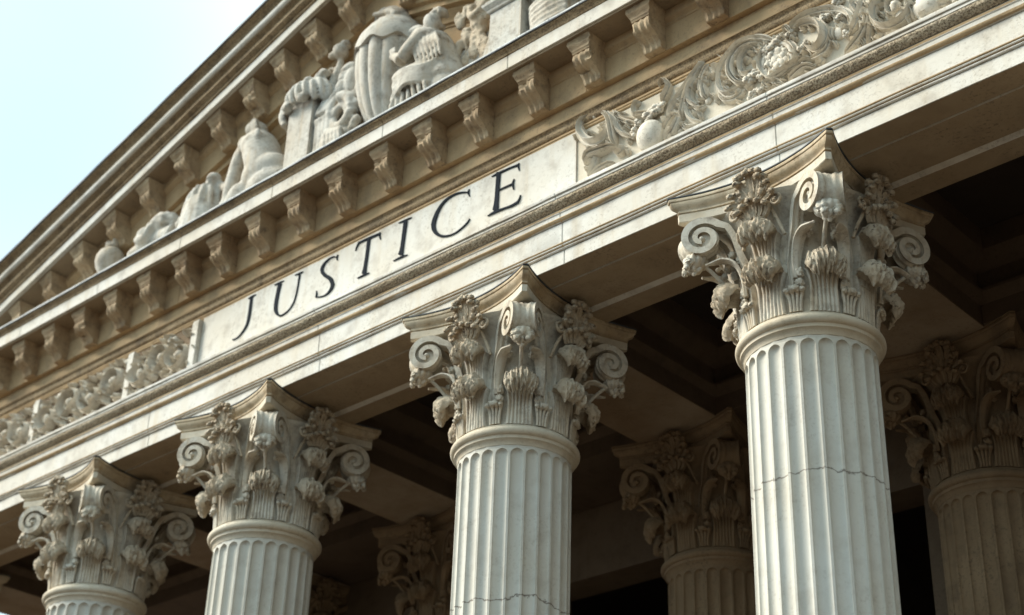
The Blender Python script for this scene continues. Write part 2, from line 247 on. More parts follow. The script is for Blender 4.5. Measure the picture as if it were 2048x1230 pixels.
LETTERS={'J':[[[-11.05,7.683,-11.055,7.69],[-11.038,7.683,-11.046,7.693],[-11.027,7.682,-11.038,7.696],[-11.015,7.681,-11.029,7.699],[-11.004,7.681,-11.019,7.702],[-10.992,7.682,-11.008,7.703],[-10.981,7.683,-10.996,7.703],[-10.971,7.685,-10.983,7.702],[-10.96,7.687,-10.97,7.701],[-10.949,7.689,-10.956,7.699],[-10.938,7.691,-10.943,7.698]],[[-11.018,7.701,-10.982,7.684],[-11.02,7.682,-10.982,7.664],[-11.021,7.663,-10.982,7.645],[-11.023,7.644,-10.981,7.625],[-11.024,7.625,-10.981,7.605],[-11.025,7.605,-10.981,7.584],[-11.025,7.583,-10.981,7.563],[-11.025,7.56,-10.981,7.54],[-11.025,7.538,-10.98,7.517],[-11.026,7.515,-10.981,7.495],[-11.027,7.494,-10.983,7.473],[-11.028,7.474,-10.986,7.453],[-11.029,7.454,-10.989,7.434],[-11.031,7.435,-10.993,7.415],[-11.034,7.417,-10.999,7.397],[-11.039,7.401,-11.006,7.38],[-11.047,7.386,-11.017,7.366],[-11.056,7.372,-11.029,7.352],[-11.066,7.359,-11.042,7.34],[-11.078,7.347,-11.056,7.329],[-11.089,7.336,-11.07,7.32],[-11.101,7.326,-11.084,7.311],[-11.114,7.317,-11.099,7.304],[-11.127,7.31,-11.114,7.297],[-11.141,7.304,-11.129,7.292],[-11.154,7.3,-11.144,7.288],[-11.167,7.298,-11.158,7.286],[-11.18,7.298,-11.172,7.286],[-11.194,7.3,-11.186,7.286],[-11.208,7.302,-11.2,7.287],[-11.222,7.303,-11.213,7.288]]],'U':[[[-10.665,7.69,-10.67,7.697],[-10.65,7.688,-10.657,7.698],[-10.635,7.686,-10.644,7.7],[-10.62,7.684,-10.631,7.702],[-10.605,7.683,-10.618,7.703],[-10.591,7.682,-10.605,7.703],[-10.578,7.683,-10.591,7.703],[-10.566,7.684,-10.577,7.701],[-10.554,7.686,-10.563,7.699],[-10.542,7.687,-10.549,7.697],[-10.53,7.689,-10.535,7.696]],[[-10.613,7.7,-10.557,7.669],[-10.617,7.677,-10.561,7.647],[-10.62,7.653,-10.566,7.624],[-10.624,7.63,-10.57,7.601],[-10.627,7.607,-10.574,7.579],[-10.63,7.583,-10.577,7.556],[-10.633,7.559,-10.58,7.532],[-10.636,7.533,-10.581,7.507],[-10.638,7.508,-10.583,7.482],[-10.639,7.485,-10.583,7.459],[-10.639,7.463,-10.583,7.439],[-10.638,7.446,-10.582,7.423],[-10.637,7.43,-10.58,7.41],[-10.634,7.415,-10.577,7.399],[-10.628,7.401,-10.574,7.389],[-10.621,7.386,-10.57,7.379],[-10.611,7.37,-10.566,7.369],[-10.598,7.354,-10.56,7.358],[-10.584,7.339,-10.554,7.347],[-10.569,7.326,-10.547,7.339],[-10.553,7.315,-10.541,7.332],[-10.537,7.307,-10.535,7.327],[-10.523,7.302,-10.527,7.323],[-10.509,7.3,-10.517,7.319],[-10.496,7.3,-10.506,7.317],[-10.482,7.301,-10.492,7.316],[-10.466,7.303,-10.477,7.317],[-10.449,7.306,-10.46,7.319],[-10.431,7.311,-10.442,7.323],[-10.414,7.317,-10.425,7.328],[-10.399,7.325,-10.41,7.336],[-10.385,7.334,-10.396,7.344],[-10.372,7.345,-10.383,7.355],[-10.359,7.358,-10.372,7.367],[-10.348,7.372,-10.361,7.381],[-10.339,7.388,-10.352,7.396],[-10.331,7.406,-10.344,7.414],[-10.325,7.427,-10.338,7.434],[-10.319,7.449,-10.333,7.456],[-10.315,7.471,-10.328,7.478],[-10.311,7.492,-10.325,7.5],[-10.308,7.514,-10.322,7.521],[-10.305,7.536,-10.32,7.544],[-10.303,7.558,-10.319,7.566],[-10.301,7.579,-10.318,7.587],[-10.299,7.597,-10.317,7.606],[-10.297,7.613,-10.316,7.623],[-10.295,7.627,-10.315,7.637],[-10.294,7.64,-10.315,7.65],[-10.292,7.652,-10.314,7.663],[-10.291,7.665,-10.314,7.677]],[[-10.374,7.688,-10.377,7.695],[-10.359,7.685,-10.364,7.695],[-10.344,7.682,-10.351,7.695],[-10.329,7.679,-10.338,7.695],[-10.314,7.677,-10.325,7.695],[-10.301,7.675,-10.313,7.695],[-10.29,7.676,-10.302,7.694],[-10.28,7.677,-10.291,7.693],[-10.272,7.679,-10.281,7.692],[-10.264,7.682,-10.27,7.691],[-10.255,7.684,-10.26,7.69]]],'S':[[[-9.781,7.685,-9.775,7.681],[-9.785,7.681,-9.776,7.675],[-9.789,7.678,-9.777,7.669],[-9.794,7.674,-9.778,7.663],[-9.797,7.669,-9.778,7.658],[-9.799,7.663,-9.779,7.653],[-9.798,7.655,-9.779,7.648],[-9.795,7.647,-9.778,7.642],[-9.791,7.639,-9.778,7.635],[-9.787,7.631,-9.777,7.628],[-9.784,7.623,-9.777,7.621]],[[-9.788,7.663,-9.79,7.653],[-9.796,7.668,-9.799,7.658],[-9.805,7.673,-9.808,7.664],[-9.815,7.679,-9.816,7.669],[-9.826,7.684,-9.824,7.673],[-9.838,7.688,-9.834,7.676],[-9.852,7.691,-9.845,7.677],[-9.866,7.692,-9.858,7.678],[-9.882,7.693,-9.872,7.678],[-9.897,7.693,-9.885,7.676],[-9.912,7.691,-9.898,7.673],[-9.927,7.687,-9.91,7.668],[-9.943,7.681,-9.922,7.66],[-9.958,7.675,-9.934,7.652],[-9.972,7.667,-9.944,7.642],[-9.983,7.659,-9.951,7.633],[-9.992,7.65,-9.956,7.623],[-10.0,7.64,-9.96,7.613],[-10.006,7.628,-9.962,7.603],[-10.009,7.615,-9.961,7.593],[-10.008,7.6,-9.959,7.585],[-10.002,7.583,-9.955,7.577],[-9.993,7.565,-9.948,7.568],[-9.981,7.548,-9.939,7.558],[-9.968,7.532,-9.928,7.546],[-9.954,7.515,-9.917,7.535],[-9.936,7.498,-9.906,7.525],[-9.916,7.482,-9.891,7.514],[-9.899,7.469,-9.872,7.501],[-9.886,7.458,-9.852,7.484],[-9.877,7.449,-9.832,7.465],[-9.869,7.439,-9.817,7.445],[-9.86,7.426,-9.806,7.426],[-9.852,7.413,-9.797,7.408],[-9.845,7.401,-9.79,7.39],[-9.841,7.391,-9.787,7.374],[-9.838,7.382,-9.787,7.359],[-9.837,7.374,-9.79,7.347],[-9.838,7.365,-9.795,7.337],[-9.841,7.357,-9.802,7.329],[-9.845,7.348,-9.811,7.321],[-9.851,7.339,-9.821,7.314],[-9.859,7.33,-9.834,7.307],[-9.868,7.322,-9.847,7.301],[-9.879,7.315,-9.861,7.296],[-9.889,7.31,-9.875,7.293],[-9.901,7.307,-9.89,7.292],[-9.913,7.306,-9.904,7.292],[-9.927,7.307,-9.919,7.293],[-9.941,7.308,-9.934,7.295],[-9.954,7.31,-9.949,7.297],[-9.967,7.313,-9.963,7.3],[-9.98,7.317,-9.978,7.305],[-9.994,7.322,-9.992,7.309],[-10.008,7.327,-10.006,7.314],[-10.022,7.331,-10.019,7.319]],[[-10.033,7.395,-10.027,7.393],[-10.033,7.386,-10.024,7.383],[-10.033,7.377,-10.021,7.373],[-10.033,7.368,-10.017,7.363],[-10.033,7.36,-10.015,7.353],[-10.033,7.353,-10.014,7.344],[-10.034,7.348,-10.016,7.337],[-10.035,7.342,-10.019,7.332],[-10.036,7.337,-10.023,7.328],[-10.037,7.332,-10.027,7.325],[-10.038,7.326,-10.031,7.321]]],'T':[[[-9.534,7.625,-9.539,7.628],[-9.529,7.633,-9.537,7.638],[-9.524,7.641,-9.535,7.648],[-9.52,7.649,-9.533,7.658],[-9.515,7.657,-9.531,7.667],[-9.51,7.664,-9.527,7.677],[-9.504,7.67,-9.522,7.685],[-9.498,7.677,-9.516,7.692],[-9.491,7.683,-9.51,7.699],[-9.484,7.689,-9.504,7.706],[-9.477,7.695,-9.498,7.713]],[[-9.505,7.688,-9.517,7.709],[-9.481,7.686,-9.493,7.708],[-9.455,7.684,-9.468,7.708],[-9.43,7.683,-9.444,7.708],[-9.406,7.681,-9.421,7.707],[-9.383,7.679,-9.397,7.707],[-9.36,7.678,-9.375,7.706],[-9.337,7.676,-9.352,7.704],[-9.315,7.675,-9.33,7.703],[-9.294,7.673,-9.309,7.701],[-9.276,7.673,-9.291,7.7],[-9.261,7.672,-9.275,7.699],[-9.248,7.672,-9.262,7.698],[-9.237,7.673,-9.25,7.697],[-9.226,7.673,-9.238,7.696],[-9.214,7.673,-9.226,7.696]],[[-9.222,7.699,-9.215,7.694],[-9.226,7.695,-9.216,7.688],[-9.23,7.693,-9.216,7.683],[-9.234,7.689,-9.216,7.678],[-9.237,7.684,-9.216,7.672],[-9.237,7.675,-9.216,7.666],[-9.235,7.665,-9.215,7.658],[-9.23,7.653,-9.213,7.648],[-9.224,7.64,-9.211,7.637],[-9.218,7.627,-9.209,7.625],[-9.213,7.615,-9.207,7.613]],[[-9.387,7.7,-9.345,7.679],[-9.388,7.666,-9.346,7.645],[-9.39,7.63,-9.348,7.61],[-9.391,7.596,-9.35,7.575],[-9.393,7.562,-9.351,7.542],[-9.394,7.532,-9.353,7.511],[-9.396,7.504,-9.355,7.483],[-9.398,7.477,-9.357,7.456],[-9.401,7.452,-9.359,7.431],[-9.403,7.43,-9.361,7.408],[-9.406,7.41,-9.362,7.387],[-9.409,7.393,-9.362,7.369],[-9.412,7.379,-9.362,7.353],[-9.416,7.368,-9.361,7.339],[-9.42,7.356,-9.36,7.326],[-9.423,7.344,-9.36,7.311]],[[-9.474,7.312,-9.477,7.317],[-9.457,7.311,-9.462,7.319],[-9.439,7.309,-9.446,7.321],[-9.422,7.307,-9.431,7.323],[-9.405,7.306,-9.415,7.324],[-9.389,7.305,-9.4,7.325],[-9.373,7.305,-9.384,7.324],[-9.359,7.306,-9.368,7.322],[-9.345,7.308,-9.352,7.32],[-9.332,7.309,-9.336,7.317],[-9.318,7.31,-9.32,7.315]]],'I':[[[-8.988,7.693,-8.991,7.698],[-8.97,7.689,-8.975,7.699],[-8.952,7.686,-8.959,7.7],[-8.934,7.682,-8.944,7.701],[-8.917,7.679,-8.928,7.702],[-8.899,7.678,-8.911,7.701],[-8.882,7.678,-8.893,7.7],[-8.865,7.679,-8.875,7.698],[-8.849,7.681,-8.856,7.695],[-8.832,7.683,-8.837,7.692],[-8.816,7.684,-8.819,7.689]],[[-8.922,7.698,-8.868,7.67],[-8.924,7.668,-8.871,7.641],[-8.925,7.639,-8.873,7.612],[-8.927,7.609,-8.876,7.583],[-8.929,7.58,-8.878,7.554],[-8.931,7.551,-8.881,7.525],[-8.933,7.521,-8.883,7.495],[-8.935,7.49,-8.885,7.465],[-8.938,7.461,-8.888,7.435],[-8.94,7.434,-8.889,7.408],[-8.943,7.412,-8.891,7.385],[-8.947,7.397,-8.891,7.367],[-8.951,7.387,-8.891,7.353],[-8.955,7.379,-8.89,7.342],[-8.959,7.372,-8.89,7.332],[-8.964,7.363,-8.889,7.321]],[[-9.015,7.313,-9.018,7.318],[-8.995,7.311,-9.0,7.32],[-8.975,7.309,-8.983,7.323],[-8.955,7.307,-8.966,7.325],[-8.936,7.305,-8.948,7.327],[-8.918,7.304,-8.93,7.327],[-8.901,7.304,-8.911,7.326],[-8.884,7.305,-8.893,7.323],[-8.868,7.306,-8.875,7.319],[-8.852,7.307,-8.856,7.316],[-8.836,7.307,-8.838,7.312]]],'C':[[[-8.123,7.684,-8.118,7.68],[-8.128,7.679,-8.119,7.672],[-8.133,7.675,-8.12,7.665],[-8.138,7.67,-8.12,7.658],[-8.142,7.664,-8.12,7.651],[-8.143,7.655,-8.12,7.645],[-8.141,7.644,-8.119,7.639],[-8.136,7.634,-8.118,7.631],[-8.129,7.623,-8.116,7.622],[-8.123,7.613,-8.114,7.612],[-8.117,7.603,-8.112,7.602]],[[-8.131,7.657,-8.132,7.644],[-8.142,7.663,-8.143,7.649],[-8.153,7.669,-8.154,7.655],[-8.164,7.676,-8.165,7.66],[-8.177,7.682,-8.176,7.665],[-8.192,7.688,-8.189,7.669],[-8.208,7.694,-8.204,7.674],[-8.226,7.7,-8.221,7.679],[-8.246,7.705,-8.239,7.683],[-8.266,7.709,-8.258,7.687],[-8.286,7.712,-8.276,7.689],[-8.307,7.713,-8.295,7.69],[-8.329,7.714,-8.316,7.69],[-8.351,7.714,-8.336,7.688],[-8.373,7.712,-8.355,7.685],[-8.394,7.708,-8.374,7.681],[-8.413,7.702,-8.391,7.674],[-8.432,7.694,-8.408,7.666],[-8.451,7.684,-8.424,7.655],[-8.468,7.673,-8.439,7.644],[-8.484,7.66,-8.452,7.63],[-8.499,7.645,-8.464,7.615],[-8.513,7.628,-8.475,7.597],[-8.527,7.61,-8.484,7.578],[-8.538,7.592,-8.492,7.558],[-8.547,7.575,-8.498,7.54],[-8.555,7.558,-8.503,7.524],[-8.561,7.54,-8.506,7.508],[-8.565,7.523,-8.507,7.492],[-8.566,7.505,-8.508,7.478],[-8.565,7.486,-8.506,7.464],[-8.561,7.466,-8.504,7.452],[-8.554,7.446,-8.499,7.439],[-8.544,7.427,-8.494,7.427],[-8.532,7.408,-8.488,7.415],[-8.519,7.391,-8.481,7.404],[-8.503,7.374,-8.473,7.393],[-8.486,7.358,-8.463,7.381],[-8.468,7.345,-8.451,7.37],[-8.45,7.332,-8.438,7.359],[-8.431,7.322,-8.425,7.349],[-8.413,7.313,-8.411,7.34],[-8.394,7.307,-8.396,7.332],[-8.376,7.301,-8.38,7.324],[-8.358,7.297,-8.363,7.318],[-8.34,7.294,-8.346,7.313],[-8.322,7.291,-8.328,7.309],[-8.304,7.289,-8.311,7.306],[-8.285,7.288,-8.293,7.304],[-8.267,7.288,-8.276,7.304],[-8.249,7.289,-8.259,7.305],[-8.23,7.292,-8.241,7.308],[-8.212,7.297,-8.223,7.312],[-8.193,7.303,-8.205,7.318],[-8.176,7.309,-8.188,7.324],[-8.161,7.314,-8.173,7.329],[-8.149,7.319,-8.161,7.334],[-8.138,7.324,-8.15,7.339],[-8.128,7.33,-8.141,7.344],[-8.12,7.335,-8.133,7.349],[-8.113,7.34,-8.125,7.353],[-8.107,7.346,-8.119,7.358],[-8.103,7.352,-8.115,7.362],[-8.1,7.358,-8.111,7.367],[-8.097,7.363,-8.107,7.371],[-8.094,7.369,-8.102,7.376]]],'E':[[[-7.862,7.692,-7.864,7.697],[-7.847,7.69,-7.852,7.699],[-7.834,7.688,-7.841,7.702],[-7.82,7.686,-7.83,7.705],[-7.805,7.684,-7.816,7.707],[-7.786,7.683,-7.798,7.708],[-7.762,7.682,-7.774,7.708],[-7.735,7.682,-7.746,7.706],[-7.706,7.681,-7.717,7.704],[-7.678,7.681,-7.688,7.702],[-7.653,7.68,-7.662,7.701],[-7.631,7.678,-7.64,7.699],[-7.612,7.675,-7.62,7.697],[-7.593,7.672,-7.602,7.695],[-7.575,7.67,-7.584,7.693],[-7.556,7.667,-7.565,7.691]],[[-7.554,7.697,-7.548,7.692],[-7.558,7.694,-7.549,7.687],[-7.562,7.692,-7.549,7.681],[-7.567,7.69,-7.549,7.677],[-7.57,7.684,-7.549,7.672],[-7.571,7.676,-7.549,7.667],[-7.569,7.666,-7.549,7.659],[-7.565,7.654,-7.548,7.649],[-7.56,7.641,-7.547,7.638],[-7.555,7.628,-7.547,7.626],[-7.551,7.616,-7.546,7.615]],[[-7.809,7.719,-7.756,7.692],[-7.81,7.69,-7.758,7.663],[-7.811,7.661,-7.76,7.634],[-7.812,7.632,-7.761,7.606],[-7.813,7.603,-7.763,7.577],[-7.814,7.574,-7.764,7.549],[-7.815,7.545,-7.765,7.521],[-7.815,7.516,-7.766,7.492],[-7.816,7.488,-7.767,7.464],[-7.817,7.461,-7.767,7.436],[-7.819,7.437,-7.767,7.411],[-7.822,7.417,-7.767,7.389],[-7.826,7.399,-7.766,7.368],[-7.83,7.383,-7.765,7.349],[-7.834,7.367,-7.765,7.331],[-7.838,7.351,-7.764,7.312]],[[-7.77,7.512,-7.777,7.527],[-7.752,7.512,-7.759,7.527],[-7.734,7.511,-7.741,7.526],[-7.716,7.51,-7.723,7.526],[-7.698,7.509,-7.706,7.526],[-7.682,7.509,-7.69,7.526],[-7.667,7.508,-7.675,7.525],[-7.654,7.506,-7.662,7.525],[-7.641,7.505,-7.65,7.525],[-7.628,7.504,-7.637,7.525],[-7.615,7.503,-7.624,7.525]],[[-7.603,7.559,-7.599,7.556],[-7.608,7.551,-7.6,7.546],[-7.613,7.544,-7.601,7.536],[-7.618,7.537,-7.602,7.526],[-7.622,7.528,-7.603,7.517],[-7.623,7.517,-7.604,7.508],[-7.622,7.505,-7.604,7.498],[-7.619,7.492,-7.603,7.487],[-7.615,7.478,-7.603,7.475],[-7.61,7.465,-7.602,7.463],[-7.606,7.452,-7.601,7.451]],[[-7.886,7.308,-7.889,7.313],[-7.868,7.307,-7.873,7.317],[-7.85,7.306,-7.859,7.322],[-7.832,7.304,-7.844,7.326],[-7.814,7.303,-7.828,7.329],[-7.797,7.302,-7.811,7.331],[-7.78,7.302,-7.792,7.331],[-7.762,7.301,-7.774,7.328],[-7.745,7.301,-7.755,7.325],[-7.727,7.3,-7.736,7.322],[-7.709,7.299,-7.717,7.319],[-7.69,7.297,-7.697,7.317],[-7.669,7.293,-7.677,7.315],[-7.649,7.29,-7.658,7.313],[-7.629,7.287,-7.639,7.312],[-7.61,7.285,-7.622,7.311],[-7.594,7.285,-7.608,7.312],[-7.579,7.287,-7.594,7.313],[-7.565,7.289,-7.58,7.315],[-7.552,7.291,-7.567,7.317],[-7.538,7.293,-7.553,7.319]],[[-7.524,7.365,-7.519,7.362],[-7.528,7.358,-7.521,7.353],[-7.531,7.35,-7.522,7.344],[-7.535,7.343,-7.523,7.335],[-7.538,7.336,-7.524,7.326],[-7.542,7.331,-7.527,7.318],[-7.547,7.326,-7.53,7.311],[-7.552,7.322,-7.534,7.305],[-7.557,7.318,-7.538,7.299],[-7.563,7.314,-7.542,7.294],[-7.569,7.31,-7.546,7.288]]]}
RELIEFS=[('acanthus_scroll',[[[-6.753,7.834,0.032],[-6.847,7.816,0.053],[-6.885,7.75,0.063],[-6.862,7.655,0.079],[-6.783,7.546,0.088],[-6.685,7.501,0.087],[-6.609,7.527,0.077],[-6.588,7.589,0.057],[-6.621,7.65,0.043],[-6.67,7.663,0.037],[-6.684,7.634,0.027]],[[-6.676,7.807,0.032],[-6.588,7.702,0.052],[-6.545,7.558,0.061],[-6.523,7.396,0.061]],[[-6.632,7.796,0.031],[-6.524,7.64,0.051],[-6.449,7.482,0.051],[-6.313,7.368,0.036]],[[-6.589,7.775,0.031],[-6.481,7.64,0.045],[-6.333,7.517,0.042],[-6.244,7.497,0.026]],[[-6.567,7.773,0.026],[-6.459,7.651,0.036],[-6.322,7.552,0.028]],[[-6.513,7.401,0.043],[-6.641,7.399,0.06],[-6.76,7.402,0.064],[-6.847,7.365,0.029]],[[-6.706,7.398,0.043],[-6.732,7.309,0.057],[-6.812,7.234,0.032]],[[-6.544,7.254,0.042],[-6.672,7.242,0.049],[-6.796,7.222,0.025]],[[-6.428,7.352,0.04],[-6.449,7.301,0.055],[-6.513,7.3,0.045]]],[[-6.744,7.798,0.035,0.034,0],[-6.686,7.635,0.028,0.027,0]]),('carved_orb',[],[[-6.169,7.316,0.12,0.14,0]]),('carved_tuft',[[[-6.322,7.585,0.051],[-6.336,7.673,0.049],[-6.285,7.72,0.057]],[[-6.322,7.6,0.041],[-6.249,7.578,0.04],[-6.192,7.563,0.03]],[[-6.063,7.571,0.05],[-6.01,7.636,0.048],[-5.986,7.706,0.042],[-6.028,7.788,0.039],[-6.071,7.777,0.033],[-6.081,7.73,0.022]]],[[-6.166,7.52,0.062,0.05,1],[-6.104,7.531,0.066,0.055,1],[-6.063,7.551,0.051,0.04,1],[-6.177,7.475,0.041,0.04,1],[-6.323,7.413,0.042,0.05,1],[-6.281,7.484,0.037,0.04,1]]),('acanthus_plume',[[[-6.025,7.393,0.035],[-5.963,7.482,0.059],[-5.88,7.562,0.062],[-5.777,7.662,0.062],[-5.695,7.742,0.055],[-5.653,7.791,0.05]],[[-5.876,7.341,0.051],[-5.853,7.459,0.049],[-5.81,7.577,0.049],[-5.736,7.692,0.045],[-5.664,7.776,0.04]],[[-5.706,7.378,0.039],[-5.783,7.464,0.051],[-5.779,7.583,0.049],[-5.727,7.667,0.04]],[[-5.632,7.401,0.054],[-5.673,7.49,0.051],[-5.69,7.598,0.047],[-5.657,7.692,0.042],[-5.61,7.749,0.03]],[[-5.663,7.206,0.025],[-5.768,7.28,0.05],[-5.815,7.391,0.051],[-5.827,7.486,0.035]],[[-6.018,7.236,0.035],[-5.948,7.247,0.05],[-5.906,7.306,0.051],[-5.885,7.375,0.035]],[[-6.062,7.34,0.033],[-6.005,7.393,0.049],[-5.954,7.438,0.043]],[[-5.658,7.364,0.029],[-5.707,7.354,0.044],[-5.76,7.404,0.035]],[[-6.039,7.211,0.029],[-6.008,7.256,0.043],[-5.966,7.315,0.039]],[[-5.867,7.288,0.039],[-5.809,7.221,0.058],[-5.692,7.205,0.038]]],[[-5.632,7.405,0.033,0.033,0]]),('spiral_scroll',[[[-5.691,7.646,0.029],[-5.667,7.705,0.029],[-5.657,7.761,0.027],[-5.626,7.82,0.026],[-5.567,7.81,0.026],[-5.5,7.745,0.026],[-5.486,7.672,0.024],[-5.515,7.627,0.023],[-5.573,7.647,0.02],[-5.615,7.708,0.019],[-5.608,7.76,0.017],[-5.568,7.76,0.015],[-5.536,7.718,0.014],[-5.537,7.684,0.011],[-5.566,7.688,0.01]],[[-5.627,7.644,0.039],[-5.659,7.56,0.045],[-5.648,7.465,0.055],[-5.63,7.402,0.039]]],[[-5.572,7.717,0.017,0.018,0]]),('acanthus_scroll',[[[-5.29,7.395,0.034],[-5.371,7.377,0.048],[-5.448,7.366,0.057],[-5.503,7.423,0.06],[-5.526,7.513,0.052],[-5.516,7.598,0.053],[-5.484,7.671,0.053],[-5.423,7.73,0.053],[-5.344,7.779,0.053],[-5.257,7.784,0.051],[-5.154,7.751,0.049],[-5.064,7.691,0.046],[-5.011,7.641,0.033]],[[-5.276,7.388,0.038],[-5.35,7.423,0.05],[-5.403,7.521,0.06],[-5.401,7.619,0.06],[-5.357,7.696,0.055],[-5.288,7.735,0.051],[-5.193,7.725,0.045],[-5.093,7.672,0.035]],[[-5.178,7.475,0.034],[-5.245,7.45,0.044],[-5.3,7.478,0.046],[-5.319,7.557,0.046],[-5.293,7.633,0.045],[-5.234,7.681,0.041],[-5.158,7.679,0.035],[-5.099,7.64,0.025]],[[-5.537,7.44,0.035],[-5.478,7.333,0.053],[-5.404,7.294,0.053],[-5.337,7.307,0.047],[-5.301,7.357,0.034]],[[-5.557,7.549,0.016],[-5.526,7.593,0.025],[-5.457,7.608,0.029]]],[[-5.238,7.398,0.055,0.047,1],[-5.19,7.423,0.045,0.038,1],[-5.146,7.371,0.036,0.034,1]]),('cartouche',[[[-4.976,7.603,0.038],[-5.067,7.624,0.054],[-5.134,7.56,0.057],[-5.154,7.472,0.057],[-5.11,7.358,0.056],[-5.04,7.294,0.056],[-4.949,7.291,0.056],[-4.874,7.339,0.057],[-4.834,7.424,0.058],[-4.863,7.516,0.053],[-4.922,7.581,0.047],[-4.976,7.603,0.038]],[[-4.996,7.635,0.019],[-4.989,7.671,0.025],[-4.974,7.708,0.013]],[[-4.961,7.617,0.019],[-4.945,7.657,0.025],[-4.92,7.693,0.013]],[[-5.02,7.646,0.017],[-5.027,7.686,0.023],[-5.036,7.721,0.013]],[[-5.125,7.336,0.038],[-5.012,7.302,0.058],[-4.893,7.32,0.067],[-4.793,7.345,0.057],[-4.714,7.332,0.028]],[[-4.927,7.218,0.04],[-4.827,7.243,0.055],[-4.745,7.261,0.048],[-4.674,7.215,0.02]],[[-5.164,7.298,0.034],[-5.085,7.31,0.049],[-4.996,7.267,0.048],[-4.942,7.197,0.031]],[[-5.076,7.226,0.024],[-5.016,7.237,0.037],[-4.964,7.198,0.024]],[[-4.821,7.321,0.037],[-4.759,7.327,0.042],[-4.699,7.296,0.022]]],[[-5.004,7.444,0.133,0.16,2],[-5.021,7.463,0.046,0.09,0],[-5.06,7.59,0.054,0.048,1],[-5.013,7.605,0.049,0.043,1],[-4.975,7.614,0.036,0.034,1],[-5.09,7.557,0.036,0.038,1],[-5.209,7.248,0.042,0.037,1],[-5.238,7.224,0.033,0.034,1],[-5.162,7.254,0.036,0.034,1],[-4.797,7.289,0.034,0.033,1]]),('acanthus_scroll',[[[-4.926,7.667,0.038],[-4.841,7.715,0.053],[-4.73,7.734,0.059],[-4.598,7.707,0.058],[-4.478,7.647,0.058],[-4.398,7.564,0.057],[-4.369,7.483,0.055],[-4.385,7.415,0.045],[-4.427,7.372,0.027]],[[-4.888,7.696,0.025],[-4.796,7.705,0.034],[-4.679,7.691,0.036],[-4.558,7.644,0.036],[-4.467,7.575,0.033],[-4.421,7.492,0.027]],[[-4.845,7.648,0.038],[-4.771,7.661,0.049],[-4.666,7.62,0.058],[-4.601,7.541,0.067],[-4.58,7.444,0.068],[-4.614,7.375,0.066],[-4.676,7.37,0.057],[-4.742,7.431,0.042],[-4.762,7.477,0.024]],[[-4.561,7.429,0.04],[-4.59,7.335,0.055],[-4.662,7.313,0.057],[-4.749,7.336,0.033]],[[-4.669,7.588,0.028],[-4.63,7.509,0.033],[-4.636,7.435,0.031],[-4.677,7.409,0.024]],[[-4.943,7.686,0.034],[-4.905,7.705,0.038],[-4.872,7.648,0.044],[-4.849,7.591,0.034]],[[-4.521,7.547,0.028],[-4.479,7.533,0.033],[-4.439,7.488,0.028]],[[-4.533,7.514,0.037],[-4.547,7.445,0.046],[-4.542,7.395,0.027]]],[[-4.87,7.613,0.039,0.038,1],[-4.587,7.616,0.043,0.037,1],[-4.551,7.621,0.03,0.028,1],[-4.468,7.556,0.037,0.031,1],[-4.486,7.441,0.043,0.06,0],[-4.422,7.378,0.03,0.036,1],[-4.787,7.437,0.035,0.041,1],[-4.748,7.475,0.026,0.028,1]]),('acanthus_plume',[[[-4.283,7.647,0.037],[-4.313,7.529,0.058],[-4.357,7.438,0.058],[-4.407,7.399,0.033]],[[-4.253,7.553,0.037],[-4.264,7.407,0.049],[-4.307,7.307,0.057],[-4.382,7.244,0.057],[-4.47,7.211,0.032]],[[-4.228,7.406,0.032],[-4.25,7.277,0.039],[-4.276,7.193,0.023]],[[-4.325,7.317,0.036],[-4.297,7.246,0.045],[-4.285,7.193,0.027]],[[-4.338,7.659,0.037],[-4.359,7.612,0.046],[-4.332,7.53,0.033]]],[[-4.465,7.7,0.042,0.034,1]]),('acanthus_bud',[[[-4.029,7.459,0.036],[-4.113,7.485,0.046],[-4.177,7.485,0.054],[-4.2,7.436,0.061],[-4.178,7.371,0.058],[-4.14,7.38,0.036]],[[-4.091,7.433,0.026],[-4.062,7.387,0.029],[-4.073,7.348,0.026]],[[-3.952,7.432,0.029],[-3.926,7.364,0.043],[-3.901,7.284,0.042],[-3.919,7.241,0.028]]],[[-4.081,7.371,0.033,0.033,0],[-4.005,7.329,0.043,0.099,0],[-3.95,7.318,0.022,0.031,0]]),('carved_barrel',[],[[-3.783,7.3,0.127,0.095,0],[-3.582,7.225,0.035,0.028,1]])]

# ------------------------------------------------------------------ layout (metres; the facade is the plane y = 0, the camera's eye z = 0)
GZ, BZ = -1.75, -1.25                     # plaza level, top of the steps
COLS = [-17.35, -13.65, -11.02, -7.96, -5.21, -2.30]
YC = .49
ZTOP = 6.520
XL, XR = -17.95, -1.55
XA = -9.45                                # pediment apex
JO = [-15.2, -12.4, -9.9, -7.05, -5.05, -3.0]

# ------------------------------------------------------------------ setting
gm = MB(); rows = []
for i in range(41):
    rows.append([(-400 + 20 * j, -400 + 20 * i, GZ) for j in range(41)])
gm.grid(rows); tag(gm.build('ground', 'ground'), kind='structure')
st = thing('stone_steps', 'flight of broad pale stone steps carrying the columns', 'steps')
for k in range(4):
    mb = MB().box(XL - .5 - .35 * k, XR + .5 + .35 * k, -.9 - .35 * k, 9.0, BZ - .125 * (k + 1), BZ - .125 * k - (.0 if k == 0 else .002))
    mb.build('step', 'floor', st)

